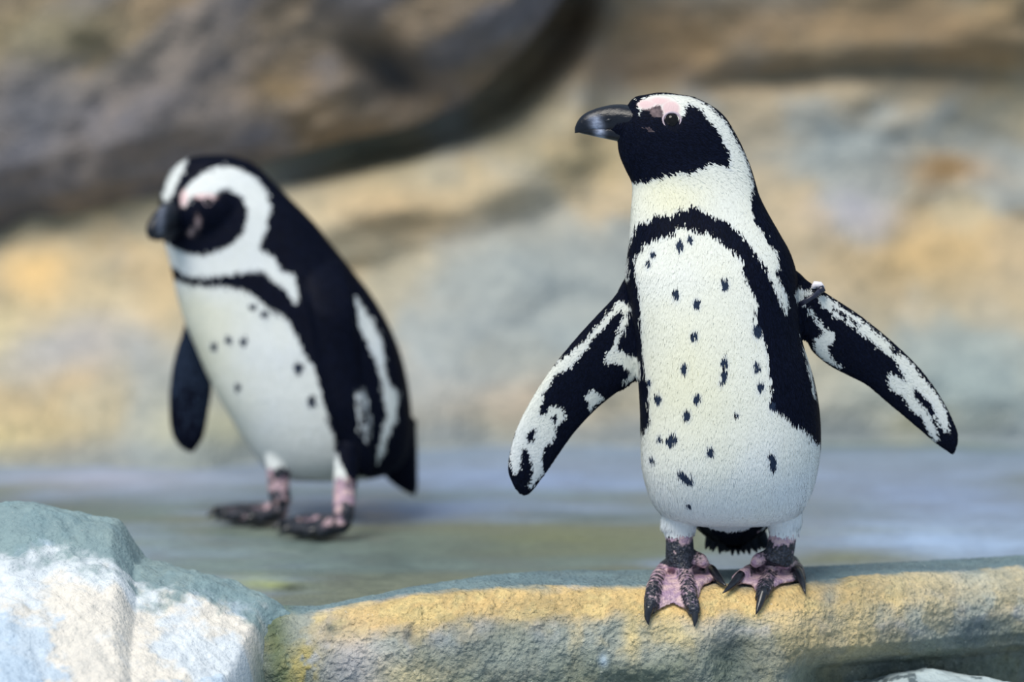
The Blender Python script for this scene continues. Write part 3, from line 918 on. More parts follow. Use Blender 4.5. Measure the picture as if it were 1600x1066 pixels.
    face = polyxz([(998, 178), (1003, 172), (1015, 169), (1024, 165), (1032, 165), (1036, 172), (1037.6, 181), (1045, 188), (1055, 190), (1063, 186), (1068.6, 181), (1070, 170), (1074, 161), (1082.6, 164), (1096.7, 175), (1103, 186),
                   (1110.8, 194.7), (1122, 209), (1130.5, 226), (1137.5, 240), (1139, 264), (1127.7, 259.5), (1113.6, 252.4), (1104, 255), (1094, 261), (1077, 268), (1049, 269), (1020.7, 278), (992.6, 285), (950, 290), (930, 230), (930, 140),
                   (1010, 130), (1032, 140), (1032, 145), (1021, 148), (1004, 155), (995, 162)], YH)
    nape = polyxz([(1032, 130), (1060, 147), (1077, 150), (1083, 152), (1105, 164), (1125, 181), (1136, 196), (1147, 213), (1160, 238), (1168, 258), (1175, 282), (1172, 310), (1177, 341), (1190, 361), (1204, 378), (1217, 396), (1220, 411),
                   (1214, 424), (1225, 448), (1235, 469), (1233, 491), (1223, 476), (1211, 445), (1197, 417), (1180, 392), (1162, 368), (1138, 347), (1113, 337), (1105, 334), (1096, 325), (1079, 326), (1060, 330), (1051, 339), (1027, 337), (1021, 346),
                   (1004, 349), (995.5, 361), (990, 379), (983, 399), (985, 434), (987, 466), (980, 450), (978, 420), (976, 400), (900, 400), (900, 700), (1000, 700), (1004, 691), (1011, 674), (1018, 660), (1014.7, 636), (1014.7, 604), (1009, 580),
                   (1004, 545), (1002.5, 511), (1001, 469), (997, 431), (994, 408), (1000.8, 396), (1009.4, 384), (1027, 375), (1054.6, 365), (1060, 356), (1072, 353), (1089, 361), (1110, 363), (1124, 372), (1140, 386), (1155, 398), (1164, 410), (1162, 424), (1169, 438),
                   (1179.6, 458), (1186.5, 472), (1180, 486), (1188, 504), (1195, 531), (1200, 566), (1205.6, 601), (1204, 622), (1207, 632), (1218, 639), (1235, 656), (1252, 667), (1268, 677), (1277, 700), (1400, 700), (1400, 130)], YF)
    # the head and neck part of that outline sits further back than the chest
    npx = [(1032, 130), (1060, 147), (1077, 150), (1083, 152), (1105, 164), (1125, 181), (1136, 196), (1147, 213), (1160, 238), (1168, 258), (1175, 282), (1172, 310), (1177, 341), (1190, 361)]
    for i, (a, b) in enumerate(npx):
        nape[i] = P(a, b, Y1 - 0.02)[[0, 2]]
    blk_front = union(sd_poly(q, face), sd_poly(q, nape))
    # crown strip along the middle of the head
    z335 = P(1100, 335, Y1)[2]
    crown = np.where((v[:, 2] > P(1100, 300, Y1)[2]) & (v[:, 0] > P(1000, 200, Y1)[0]), 0.008 - np.abs(v[:, 1] - Y1) + np.minimum(0, nn[:, 2] - 0.1) * 0.03, -1)
    blk_front = union(blk_front, crown)
    # black back, below the neck
    rowz = lambda r: P(1100, r, Y1)[2]
    ysplit = np.interp(v[:, 2], [rowz(820), rowz(700), rowz(520), rowz(420), rowz(370), rowz(330)], [Y1 + .045, Y1 + .018, Y1 + .012, Y1 + .012, Y1 + .05, Y1 + .2])
    # thin white line low on the left flank of the bird
    back = v[:, 1] - ysplit
    # white strip under the raised flipper, between flank band and back
    strip = sd_poly(q, polyxz([(1246, 508), (1251, 510), (1262, 560), (1270, 620), (1266, 610), (1256, 565), (1250, 535)], Y1))
    inside_trunk = (np.abs(v[:, 0] - P(1140, 600, Y1)[0]) < 0.108)
    blk = union(blk_front, np.where(inside_trunk | (v[:, 2] < rowz(720)), back, -1))
    # flippers: dark, with white marbling underneath
    FL = lambda pts: sd_poly(q, polyxz(unzoom(pts, 780, 400, 2.733), YP))
    FR = lambda pts: sd_poly(q, polyxz(unzoom(pts, 1200, 400, 3.23), YP + 0.01))
    wl = union(FL([(510, 190), (555, 185), (562, 215), (535, 255), (522, 232), (490, 255), (450, 305), (400, 355), (340, 435), (300, 480), (240, 510), (215, 562), (190, 588), (192, 622), (172, 682), (205, 672), (225, 640), (265, 645), (285, 690),
                   (248, 735), (237, 790), (197, 822), (184, 860), (192, 930), (168, 962), (132, 1005), (124, 985), (146, 940), (141, 880), (120, 830), (102, 832), (90, 930), (62, 930), (42, 880), (56, 790), (82, 690), (122, 610), (162, 548),
                   (200, 500), (250, 452), (300, 415), (360, 365), (420, 300), (470, 235)]),
               FL([(532, 240), (556, 230), (542, 290), (516, 350), (500, 398), (560, 405), (600, 430), (600, 500), (552, 527), (530, 540), (556, 500), (550, 472), (500, 456), (455, 450), (460, 410), (488, 380), (510, 310)]),
               FL([(365, 602), (400, 575), (430, 590), (446, 615), (402, 650), (395, 672), (385, 632)]))
    bl = union(FL([(120, 770), (150, 735), (160, 750), (150, 800), (125, 800)]), FL([(225, 690), (245, 680), (250, 715), (235, 710)]))
    wl = np.minimum(wl, -bl)
    wr = union(FR([(110, 160), (150, 148), (200, 160), (232, 185), (215, 197), (190, 177), (170, 182), (187, 220), (170, 226), (140, 195)]),
               FR([(248, 206), (288, 203), (335, 235), (405, 280), (475, 325), (545, 380), (605, 433), (645, 478), (705, 520), (765, 590), (835, 670), (885, 740), (918, 820), (922, 890), (902, 905), (870, 850), (835, 762), (790, 712), (738, 668),
                   (750, 722), (800, 772), (840, 840), (872, 940), (850, 947), (820, 900), (780, 820), (740, 802), (720, 772), (690, 722), (660, 702), (620, 672), (604, 630), (610, 590), (660, 610), (692, 637), (680, 590), (640, 530), (600, 500),
                   (540, 442), (480, 402), (430, 357), (370, 322), (320, 292), (260, 242)]),
               FR([(193, 238), (217, 260), (252, 320), (292, 360), (332, 385), (337, 420), (302, 450), (312, 510), (342, 530), (372, 562), (330, 552), (270, 522), (233, 470), (224, 420), (270, 387), (250, 352), (208, 290)]))
    lxk = polyxz(unzoom([(330, 255), (420, 315), (470, 350), (460, 358), (400, 325), (330, 275)], 1200, 400, 3.23), YP)
    wr = np.minimum(wr, -sd_poly(q, lxk))
    wr = np.minimum(wr, -FR([(612, 460), (640, 470), (662, 490), (640, 500)]))
    is_l = sd_poly(q, polyxz([(985, 440), (985, 480), (1000, 600), (1000, 560), (800, 800), (760, 780), (760, 600), (940, 440)], Y1))
    left = (v[:, 0] < P(1000, 500, Y1)[0]) & (v[:, 2] < rowz(432)) & (v[:, 2] > rowz(780)) & ~((v[:, 0] > P(996, 600, Y1)[0]) & (v[:, 2] < rowz(596)))
    left &= ~(v[:, 0] > P(988 , 500, Y1)[0]) | (sd_poly(q, polyxz([(980, 440), (1000, 520), (1004, 590), (900, 680), (900, 440)], Y1)) > 0)
    right = (v[:, 0] > P(1232, 440, Y1)[0]) & (v[:, 2] < rowz(410)) & (sd_poly(q, polyxz([(1228, 410), (1245, 480), (1252, 528), (1275, 556), (1285, 720), (1540, 760), (1540, 560), (1300, 420)], Y1)) > -0.004)
    frontf = nn[:, 1] < 0.25
    blk = np.where(left, np.where(frontf, -wl, 0.02), blk)
    blk = np.where(right, np.where(frontf, -wr, 0.02), blk)
    trunk = ~(left | right)
    blk = np.where(trunk & (v[:, 1] < Y1 + 0.03), np.minimum(blk, -strip), blk)
    # belly spots
    z2 = [(405, 125, 5), (358, 152, 6), (240, 192, 4), (218, 236, 4), (557, 320, 6.5), (338, 370, 6), (430, 403, 6), (418, 547, 6), (700, 528, 8), (553, 663, 6), (548, 718, 5.5), (540, 748, 4), (373, 690, 6), (695, 685, 6), (713, 770, 6),
          (430, 823, 6.5), (258, 838, 6), (218, 768, 4), (385, 900, 6.5), (765, 858, 5), (605, 890, 3)]
    z3 = [(211, 128, 4.5), (258, 135, 6), (275, 118, 6), (440, 172, 6.5), (725, 205, 6.5), (735, 240, 6), (180, 235, 4), (310, 290, 6), (348, 312, 6), (325, 300, 5), (345, 440, 4), (338, 12, 5)]
    sp = [(940 + a / 2.88, 330 + b / 2.88, r) for a, b, r in z2] + [(960 + a / 2.961, 640 + b / 2.961, r) for a, b, r in z3]
    spots = np.full(len(v), -1.0)
    for a, b, r in sp:
        c = P(a, b, YF)
        d = np.sqrt(((v[:, 0] - c[0]) * 1.15) ** 2 + ((v[:, 2] - c[2]) * 0.8) ** 2)
        spots = np.maximum(spots, (r + 0.4) * PX1 - d)
    frontb = (nn[:, 1] < 0) & trunk & (v[:, 2] > rowz(805))
    blk = np.where(frontb, np.maximum(blk, spots), blk)
    # shade under the belly and tail, painted as black plumage
    rump = (v[:, 2] < rowz(808)) & (v[:, 2] > rowz(875)) & (v[:, 0] > P(1088, 830, Y1)[0]) & (v[:, 0] < P(1197, 830, Y1)[0]) & (v[:, 1] > Y1 + 0.0)
    blk = np.where(rump, np.maximum(blk, np.minimum((v[:, 1] - (Y1 + 0.002)), rowz(812) - v[:, 2]) * 2), blk)
    rump2 = (v[:, 1] > Y1 + 0.035) & (v[:, 2] < rowz(806))
    blk = np.where(rump2, np.maximum(blk, (v[:, 1] - (Y1 + 0.035)) * 2), blk)
    fattr(me, 'blk', np.clip(blk * k, -30, 30))
    pk = np.full(len(v), -1.0)
    for a, b, rx, rz in [(1012, 164, 16, 8), (1030, 158, 22, 7), (1048, 170, 15, 13), (1046, 184, 13, 9)]:
        c = P(a, b, YH)
        d = np.sqrt(((v[:, 0] - c[0]) / rx) ** 2 + ((v[:, 2] - c[2]) / rz) ** 2) / PX1
        pk = np.maximum(pk, (1 - d) * min(rx, rz) * PX1)
    pk = np.minimum(pk, -sd_poly(q, face) + 0.0015)
    pk = np.minimum(pk, 0.0035)
    pnk = np.where(v[:, 2] > rowz(200), pk * k - 0.8, -30)
    for a, b, rx, rz in [(1026, 176, 13, 9), (1019, 204, 9, 3), (1008, 199, 8, 3)]:   # thinly feathered grey skin before the eye
        c = P(a, b, YH)
        d = np.sqrt(((v[:, 0] - c[0]) / rx) ** 2 + ((v[:, 2] - c[2]) / rz) ** 2) / PX1
        pnk = np.maximum(pnk, np.where(v[:, 2] > rowz(212), -1.55 + 0.5 * np.clip(1 - d, -9, 0.6) * (d < 1) - 30 * (d >= 1), -30))
    fattr(me, 'pnk', pnk)
    crm = sstep(rowz(800), rowz(600), v[:, 2]) * 0.35 + 0.15 + 0.5 * np.exp(-((v[:, 0] - P(1050, 300, YH)[0]) / 0.04) ** 2 - ((v[:, 2] - rowz(300)) / 0.03) ** 2) + 0.45 * np.exp(-((v[:, 0] - P(1080, 560, YF)[0]) / 0.06) ** 2 - ((v[:, 2] - rowz(600)) / 0.10) ** 2)
    fattr(me, 'crm', np.clip(crm, 0, 1))
    # feet
    zf = rowz(829)
    lower = (zf - v[:, 2])
    legzone = (v[:, 1] < Y1 + 0.035) & (np.minimum(np.abs(v[:, 0] - P(1060, 850, Y1)[0]), np.abs(v[:, 0] - P(1215, 850, Y1)[0])) < 0.075)
    nearleg = np.minimum(np.abs(v[:, 0] - P(1062, 850, Y1)[0]), np.abs(v[:, 0] - P(1220, 850, Y1)[0]))
    legzone &= (v[:, 2] < rowz(872)) | (nearleg < 0.026) | (v[:, 1] < Y1 - 0.004)
    footv = np.where(legzone, lower * k, -30)
    fattr(me, 'foot', footv)
    web = np.full(len(v), -30.0)
    for T in tips.values():
        dmin = np.full(len(v), 1e9)
        for nm, qq in T.items():
            for p in qq:
                dmin = np.minimum(dmin, ((v - p) ** 2).sum(1))
        web = np.maximum(web, np.where(np.abs(v[:, 0] - T['mid'][8][0]) < 0.075, (np.sqrt(dmin) - 0.0098) * k * 0.9, -30))
    ank = rowz(882)
    web = np.where(v[:, 2] > ank, -3.6 + 6.0 * np.exp(-((v[:, 2] - rowz(838)) / 0.007) ** 2) + 11.0 * fbm(v, 110, 3, 5), web)
    for a, b in ((1100, 880), (1180, 878)):
        c = P(a, b, .016); web = np.maximum(web, 3 - 260 * np.sqrt(((v - c) ** 2).sum(1)))
    # the rim of each web stays dark
    fattr(me, 'web', np.clip(web, -30, 2.2))
    body = link('body', me, M_PLUM, root)
    body['label'] = 'black and white plumage with spotted belly'
    hz0, hz1 = rowz(330), rowz(250)
    lf, rf = P(975, 500, Y1)[0], P(1262, 500, Y1)[0]
    def flow(p, n):
        f = np.tile(np.array([0.0, 0.0, -1.0]), (len(p), 1))
        h = sstep(hz0, hz1, p[:, 2])[:, None]
        f = f * (1 - h) + h * np.array([0.85, 0.0, -0.45])
        f = np.where((p[:, 0] < lf)[:, None], np.array([-0.35, 0, -0.95]), f)
        f = np.where((p[:, 0] > rf)[:, None] & (p[:, 2] > rowz(720))[:, None], np.array([0.55, 0, -0.85]), f)
        return f
    def flen(p):
        L = np.interp(p[:, 2], [rowz(820), rowz(700), rowz(420), rowz(300), rowz(150)], [.0095, .0085, .0072, .0058, .0036])
        return np.where((p[:, 0] < lf) | (p[:, 0] > rf), .0034, L)
    fw = lambda p: np.where((p[:, 0] < lf) | (p[:, 0] > rf), .0013, .0014)
    feathers(root, me, 210000, 2, flow, flen, fw, dict(blk=np.clip(blk * k, -30, 30), foot=footv, pnk=np.where(np.hypot(v[:, 0] - P(1050, 188, Y1 - .035)[0], v[:, 2] - P(1050, 188, Y1 - .035)[2]) < .0125, 1.0, pnk), crm=np.clip(crm, 0, 1), spot=np.where(frontb, spots, -1) * k))
    # claws
    cl = {'a': {'out': [(1016, 952), (1012, 962), (1013, 976)], 'mid': [(1082, 946), (1086, 964), (1085, 979)], 'in': [(1112, 895), (1124, 906), (1135, 916)]},
          'b': {'out': [(1245, 896), (1253, 908), (1258, 928)], 'mid': [(1194, 925), (1187, 944), (1181, 960)], 'in': [(1158, 903), (1144, 914), (1129, 927)]}}
    for kf, d in cl.items():
        for nm, pts in d.items():
            q_ = [fp(a, b, .0078) + np.array([0, -0.001, 0]) for a, b in pts]
            q_[0] = q_[0] + np.array([0, -0.0015, 0.0045])
            claw(root, q_, .0052)
    # beak
    prof = [  # px, top row, bottom row, half width px
        (1000, 166, 226, 30), (985, 164.5, 225, 28), (972, 163, 222.5, 24), (958, 163.5, 219.5, 20), (944, 166, 216.5, 17), (930, 170, 213.5, 15), (917, 175.5, 210.5, 12.5), (908, 182, 208.5, 10), (902, 190, 206.5, 7.5), (899, 197, 205, 4.5), (898, 200, 204, 2)]
    def mandible(name, upper):
        m_ = MB(); R_ = smooth_keys([[i, *r] for i, r in enumerate(prof)], 40)[:, 1:]
        rings = []
        for px, tp, bt, hw in R_:
            mouth = np.interp(px, [898, 905, 925, 960, 1000], [207.5, 206.5, 202, 203, 207])
            if upper: a_, b_ = tp, mouth + 0.8
            else: a_, b_ = mouth - 5.0, bt
            if not upper:
                hw = hw * 0.80
                if px < 903: b_ = max(min(b_, 207), a_ + 0.6)
            a_, b_ = P(px, a_, Y1), P(px, max(b_, a_ + 0.8), Y1)
            c_ = (a_ + b_) / 2; h_ = (a_[2] - b_[2]) / 2
            ring = []
            for t in np.linspace(0, 2 * math.pi, 24, endpoint=False):
                s_, co_ = math.sin(t), math.cos(t)
                # flat towards the mouth, ridged away from it
                flat = 0.32 if (s_ < 0) == upper else 1.1
                ring.append((c_[0], Y1 + hw * PX1 * math.copysign(abs(co_) ** flat, co_), c_[2] + h_ * s_))
            rings.append(ring)
        m_.rings(rings)
        bme = m_.mesh(name)
        bv = get_v(bme)
        cx = P(932, 200, Y1)[0]
        if upper:
            pale = np.exp(-((bv[:, 0] - cx + 0.25 * (bv[:, 2] - P(932, 195, Y1)[2])) / 0.006) ** 2) * sstep(P(932, 176, Y1)[2], P(932, 186, Y1)[2], bv[:, 2]) 
        else:
            pale = np.exp(-((bv[:, 0] - P(937, 200, Y1)[0]) / 0.005) ** 2)
        fattr(bme, 'pale', pale)  # painted highlight near the tip
        return link(name, bme, M_BEAK, root)
    up = mandible('upper_beak', True); mandible('lower_beak', False)
    # nostril
    mn = MB(); c0 = P(950, 187, Y1 - 0.0125)
    mn.tube([P(957, 186, Y1 - 0.0135), P(951, 187.5, Y1 - 0.0135), P(945, 189, Y1 - 0.0125)], [.0008, .0018, .0008], 8)
    link('nostril', mn.mesh('nostril'), M_CLAW, up)
    # eyes, one on each side of the head
    from mathutils.bvhtree import BVHTree
    bvh = BVHTree.FromPolygons([tuple(a) for a in v], [tuple(p.vertices) for p in me.polygons])
    e0 = P(1050, 188, Y1 - 0.035)
    for side in (-1, 1):
        hit = bvh.ray_cast(Vector((e0[0], Y1 + side * 0.2, e0[2])), Vector((0, -side, 0)))
        if hit[0] is not None:
            eye_set(root, hit[0], 0.0092, hit[1] * 0.5 + Vector((0, side * 0.5, 0)))
    # tail feathers behind the legs
    rnd = random.Random(4)
    for i in range(17):
        f = i / 16
        a = P(1118 + 66 * f, 822, .115); b = P(1104 + 96 * f + rnd.uniform(-3, 3), 858 + 8 * math.sin(math.pi * (0.15 + 0.75 * f)) + rnd.uniform(-4, 3), .15)
        mt = MB(); m0 = (a + b) / 2 + np.array([0, .004, 0])
        mt.tube(resample_pts([a, m0, b], 6), [.006, .0062, .006, .005, .0035, .0008], 8, 0.45, up=(0, 1, 0))
        link('tail_feather', mt.mesh('tail_feather'), M_TAIL, root)
    # downy feathers at the top of each leg
    for (cx, rowc, w) in ((1060, 815, 26), (1225, 815, 24)):
        mt = MB()
        for i in range(46):
            ang = rnd.uniform(0, 2 * math.pi)
            base = P(cx, rowc + rnd.uniform(-4, 5), 0.032) + np.array([math.cos(ang) * w * .86 * PX1, math.sin(ang) * w * .86 * PX1, 0])
            tip = base + np.array([math.cos(ang) * .002 + rnd.uniform(-.002, .002), math.sin(ang) * .002, -rnd.uniform(.009, .017)])
            mt.tube([base, (base + tip) / 2 + np.array([math.cos(ang), math.sin(ang), 0]) * .0012, tip], [.0022, .0018, .0003], 5)
        o = link('leg_down', mt.mesh('leg_down'), M_TUFT, root); o['kind'] = 'stuff'
    # identification band around the flipper
    r = None
    i0, i1 = 7, 9
    A, B = P(1282, 452, Y1 + .008), P(1240, 478, Y1 + .008)
    c = (A + B) / 2; w = (A - B) / 2
    mt = MB(); V = []; F = []
    n, m = 40, 8
    axis = np.cross(w, (0, 1, 0)); axis /= np.linalg.norm(axis)
    wn = w / np.linalg.norm(w)
    for i in range(n):
        t = 2 * math.pi * i / n
        o_ = c + w * math.cos(t) + np.array([0, 1, 0]) * 0.0235 * math.copysign(abs(math.sin(t)) ** .7, math.sin(t))
        ov = wn * math.cos(t) + np.array([0, 1, 0]) * math.sin(t)
        for j in range(m):
            b_ = 2 * math.pi * j / m
            V.append(tuple(o_ + ov * .0016 * math.cos(b_) + axis * .0030 * math.sin(b_)))
            F.append((i * m + j, ((i + 1) % n) * m + j, ((i + 1) % n) * m + (j + 1) % m, i * m + (j + 1) % m))
    mt.v = V; mt.f = F
    band = link('flipper_band', mt.mesh('flipper_band'), M_BAND, root)
    band['label'] = 'thin dark band with white clasp around the raised flipper'
    mt = MB(); mt.tube([P(1268, 451, Y1 + .004), P(1274, 445, Y1 + .004), P(1281, 446, Y1 + .004), P(1286, 451, Y1 + .004)], [.002, .0045, .0045, .003], 10)
    link('clasp', mt.mesh('clasp'), M_TAG, band)
    mt = MB(); mt.tube([P(1276, 458, Y1 - .004), P(1284, 452, Y1 - .004), P(1288, 450, Y1 - .004)], [.003, .0045, .0035], 10)
    link('rivet', mt.mesh('rivet'), M_BAND, band)
penguin_front()

# ------------------------------------------------------------------ hunched penguin behind
Y2 = 0.77
def penguin_back():
    root = empty('penguin', (float(P(480, 800, Y2)[0]), Y2, FLOOR_Z),
                 'hunched blurred penguin standing on the wet floor behind, facing left', 'penguin', 'penguins')
    mb = MB()
    k2 = P(1, 500, Y2)[0] - P(0, 500, Y2)[0]
    rows = [
        (242, 318, 356, 6, 0), (246, 298, 370, 18, 0), (252, 284, 388, 28, 0), (262, 270, 404, 37, 0), (276, 260, 419, 44, -2), (292, 254, 435, 50, -4), (310, 251, 453, 55, -6), (330, 250, 474, 60, -8), (352, 252, 495, 65, -8), (375, 257, 513, 70, -8),
        (400, 264, 533, 76, -6), (430, 271, 556, 84, -4), (460, 277, 579, 91, -2), (500, 289, 603, 99, 0), (540, 306, 621, 105, 0), (580, 323, 633, 108, 0), (620, 343, 640, 109, 0), (660, 367, 643, 106, 0), (695, 389, 640, 98, 0), (722, 408, 630, 84, 0),
        (740, 426, 606, 62, 0), (749, 452, 570, 30, 0)]
    body_loft(mb, rows, Y2, 100, 56)
    # face fullness in front, turned half towards us
    c = P(300, 335, Y2 - 0.035)
    mb.tube(resample_pts([P(390, 325, Y2 - 0.01), P(350, 325, Y2 - 0.022), P(315, 330, Y2 - 0.030), P(286, 338, Y2 - 0.038), P(266, 346, Y2 - 0.045)], 14), np.interp(np.linspace(0, 1, 14), [0, .25, .5, .75, 1], [.02, .042, .046, .038, .020]), 22)
    # tail
    st = [((575, 650), (645, 650), .05), ((582, 690), (648, 700), .042), ((592, 730), (650, 740), .028), ((610, 752), (650, 762), .016), ((630, 766), (648, 771), .007)]
    K = [[i, *a, *b, t] for i, (a, b, t) in enumerate(st)]
    blade_loft(mb, [(P(r[1], r[2], Y2 + .03), P(r[3], r[4], Y2 + .05), r[5]) for r in smooth_keys(K, 24)])
    # near flipper, hanging along the side
    st = [((486, 405), (535, 410), .006), ((478, 446), (552, 458), .014), ((487, 500), (556, 510), .014), ((498, 560), (560, 565), .012), ((513, 620), (570, 625), .011), ((533, 675), (580, 680), .0095), ((552, 715), (584, 722), .008), ((568, 742), (580, 746), .004)]
    K = [[i, *a, *b, t] for i, (a, b, t) in enumerate(st)]
    R = smooth_keys(K, 34)
    dep = np.interp(np.linspace(0, 1, 34), [0, .25, .6, 1], [-.045, -.084, -.098, -.088])
    blade_loft(mb, [(P(r[1], r[2], Y2 + d - .004), P(r[3], r[4], Y2 + d + .010), r[5]) for r, d in zip(R, dep)])
    # far flipper
    st = [((300, 470), (345, 500), .016), ((287, 512), (330, 545), .013), ((272, 560), (330, 580), .012), ((265, 605), (331, 610), .011), ((264, 645), (325, 650), .010), ((268, 675), (318, 682), .009), ((278, 694), (308, 698), .007), ((290, 703), (300, 704), .003)]
    K = [[i, *a, *b, t] for i, (a, b, t) in enumerate(st)]
    blade_loft(mb, [(P(r[1], r[2], Y2 + .035), P(r[3], r[4], Y2 + .035), r[5]) for r in smooth_keys(K, 34)])
    # legs and feet on the floor plane
    def fl(px, py, z):
        u = (px - 800) / FPX; v_ = (533 - py) / FPX
        t = (z - CAM_Z) / (-ST + v_ * CT)
        return np.array([u * t, CAM_Y + (CT + v_ * ST) * t, z])
    feet = []
    for (hip, ank, toes) in (((432, 735), (438, 788), [[(440, 796), (395, 797), (350, 799), (338, 800)], [(440, 797), (405, 803), (372, 806), (352, 806)], [(442, 798), (425, 805), (410, 809), (396, 810)]]),
                             ((540, 735), (535, 808), [[(530, 815), (490, 815), (455, 818), (440, 820)], [(530, 816), (500, 823), (470, 827), (452, 828)], [(535, 817), (522, 825), (505, 830), (492, 831)]])):
        h = FLOOR_Z + 0.012
        a = fl(ank[0], ank[1] + 12, h + 0.006)
        hp = P(hip[0], hip[1], a[1]) * 1.0
        hp[1] = a[1] * 0.75 + Y2 * 0.25
        mid = (a + hp) / 2
        mb.tube([hp + np.array([0, 0, .03]), mid, a + np.array([0.002, 0, .012]), a], [.017, .0155, .015, .016], 14)
        TT = []
        for pts in toes:
            q_ = [fl(x, yv, h - 0.002) for x, yv in pts]
            q_[0] = a
            q2 = resample_pts(q_, 14)
            mb.tube(q2, np.interp(np.linspace(0, 1, 14), [0, .3, .8, 1], [.013, .011, .009, .006]), 10)
            TT.append(q2)
        for i in range(2):
            A_, B_ = TT[i], TT[i + 1]
            rings = []
            for j in range(3, 12):
                row_ = [A_[j] * (1 - s) + B_[j] * s for s in np.linspace(0, 1, 6)]
                rings.append([p + np.array([0, 0, .003]) for p in row_] + [p - np.array([0, 0, .003]) for p in row_[::-1]])
            mb.rings(rings)
        feet.append((a, TT))
    me = remeshed(mb, 0.0026, 12)
    v = get_v(me); nn = get_n(me)
    # far side takes the mirrored pattern of the near side
    ang = math.radians(42)
    q = v[:, [0, 2]].copy()
    rowz = lambda r: P(450, r, Y2)[2]
    YN = Y2 - 0.075; YHd = Y2 - 0.05
    H = lambda pts: sd_poly(q, polyxz(unzoom(pts, 210, 220, 3.807), YHd))
    B = lambda pts, y=None: sd_poly(q, polyxz(unzoom(pts, 240, 420, 2.423), YN if y is None else y))
    white = union(
        H([(285, 312), (330, 250), (400, 187), (490, 155), (600, 165), (700, 220), (770, 300), (802, 390), (792, 480), (762, 560), (742, 632), (830, 670), (872, 752), (962, 790), (992, 930), (960, 947), (900, 852), (830, 822), (770, 752), (650, 762),
           (540, 785), (420, 795), (330, 802), (240, 765), (190, 740), (100, 740), (100, 600), (190, 600), (250, 640), (330, 668), (400, 670), (480, 645), (580, 610), (640, 550), (665, 480), (670, 420), (640, 340), (580, 300), (520, 284), (495, 298),
           (470, 330), (440, 340), (400, 318), (360, 322), (345, 325), (330, 360), (310, 385), (288, 385)]),
        H([(258, 128), (292, 128), (280, 175), (245, 255), (215, 345), (170, 380), (150, 330), (180, 230)]),
        B([(-60, 40), (80, 48), (150, 62), (250, 62), (340, 74), (390, 104), (430, 140), (500, 180), (540, 240), (580, 320), (610, 362), (640, 450), (662, 560), (702, 660), (760, 760), (830, 800), (760, 860), (300, 860), (-60, 300)]))
    flank = union(B([(682, 112), (720, 74), (772, 100), (832, 190), (872, 270), (892, 420), (937, 470), (927, 560), (892, 640), (862, 730), (826, 772), (803, 742), (850, 640), (868, 540), (853, 430), (828, 330), (780, 240), (720, 152)], Y2 - .06)) - 0.0035
    flk2 = B([(762, 460), (792, 448), (808, 530), (824, 600), (802, 664), (778, 600)], Y2 - .10)
    white = union(white, flank, flk2)
    blk = -white
    # hidden side: belly and cheek white reach round, the back stays dark
    hid = nn[:, 1] > 0.12
    xs_l = np.interp(v[:, 2], [rowz(749), rowz(660), rowz(560), rowz(440), rowz(400), rowz(300)], [P(560, 700, Y2)[0], P(470, 660, Y2)[0], P(400, 560, Y2)[0], P(330, 440, Y2)[0], P(400, 400, Y2)[0], P(300, 300, Y2)[0]])
    blk = np.where(hid, np.where(v[:, 2] > rowz(400), blk, v[:, 0] - xs_l), blk)
    # flippers
    farf = (sd_poly(q, polyxz([(280, 480), (300, 505), (345, 600), (345, 720), (230, 720), (230, 560)], Y2 + .03)) > 0) & (v[:, 1] > Y2 + .012) & (v[:, 0] < P(332, 600, Y2 + .03)[0])
    blk = np.where(farf, 0.02, blk)
    nearf = (sd_poly(q, polyxz([(470, 440), (545, 440), (556, 500), (560, 565), (574, 625), (586, 680), (588, 750), (560, 750), (528, 690), (505, 620), (490, 560), (478, 500)], Y2 - .095)) > 0) & (v[:, 1] < Y2 - .05)
    blk = np.where(nearf, np.maximum(-flk2, 0.02 * (flk2 < -0.004)), blk)
    tailz = (v[:, 0] > P(590, 700, Y2)[0]) & (v[:, 2] < rowz(735))
    blk = np.where(tailz, 0.02, blk)
    spots = np.full(len(v), -1.0)
    for a, b, r in [(285, 265, 5), (340, 268, 5.5), (225, 290, 4.5), (375, 140, 5), (420, 165, 5), (550, 365, 7), (600, 490, 6), (318, 445, 5)]:
        c = P(240 + a / 2.423, 420 + b / 2.423, YN)
        spots = np.maximum(spots, (r + .8) * k2 - np.sqrt((v[:, 0] - c[0]) ** 2 + ((v[:, 2] - c[2]) * .85) ** 2))
    blk = np.where((nn[:, 1] < 0) & ~farf & ~nearf, np.maximum(blk, spots), blk)
    fattr(me, 'blk', np.clip(blk * 1000, -30, 30))
    pk = np.full(len(v), -1.0)
    for a, b, rx, rz in [(300, 340, 7, 14), (410, 325, 18, 5), (450, 330, 12, 6), (380, 480, 4, 9), (340, 540, 5, 6)]:
        c = P(210 + a / 3.807, 220 + b / 3.807, YHd)
        d = np.sqrt(((v[:, 0] - c[0]) / rx) ** 2 + ((v[:, 2] - c[2]) / rz) ** 2) / k2
        pk = np.maximum(pk, ((1 - d) * min(rx, rz) * k2) * (1 if b < 400 else 0.30))
    pnk = np.where(hid, -30, np.minimum(pk * 1000 - 0.8, 3))
    fattr(me, 'pnk', pnk)
    crm = np.clip(0.25 + 0.55 * sstep(P(430, 600, Y2)[0], P(300, 600, Y2)[0], v[:, 0]) * sstep(rowz(420), rowz(480), v[:, 2]), 0, 1)
    fattr(me, 'crm', crm)
    zf = FLOOR_Z + 0.082
    lg = np.full(len(v), 1e9)
    for a, TT in feet:
        lg = np.minimum(lg, np.hypot(v[:, 0] - a[0], v[:, 1] - a[1]))
    footv = np.where(tailz | (((lg > 0.026) | (nn[:, 2] < -0.55)) & (v[:, 2] > FLOOR_Z + 0.040)), -30, (zf - v[:, 2]) * 1000)
    fattr(me, 'foot', footv)
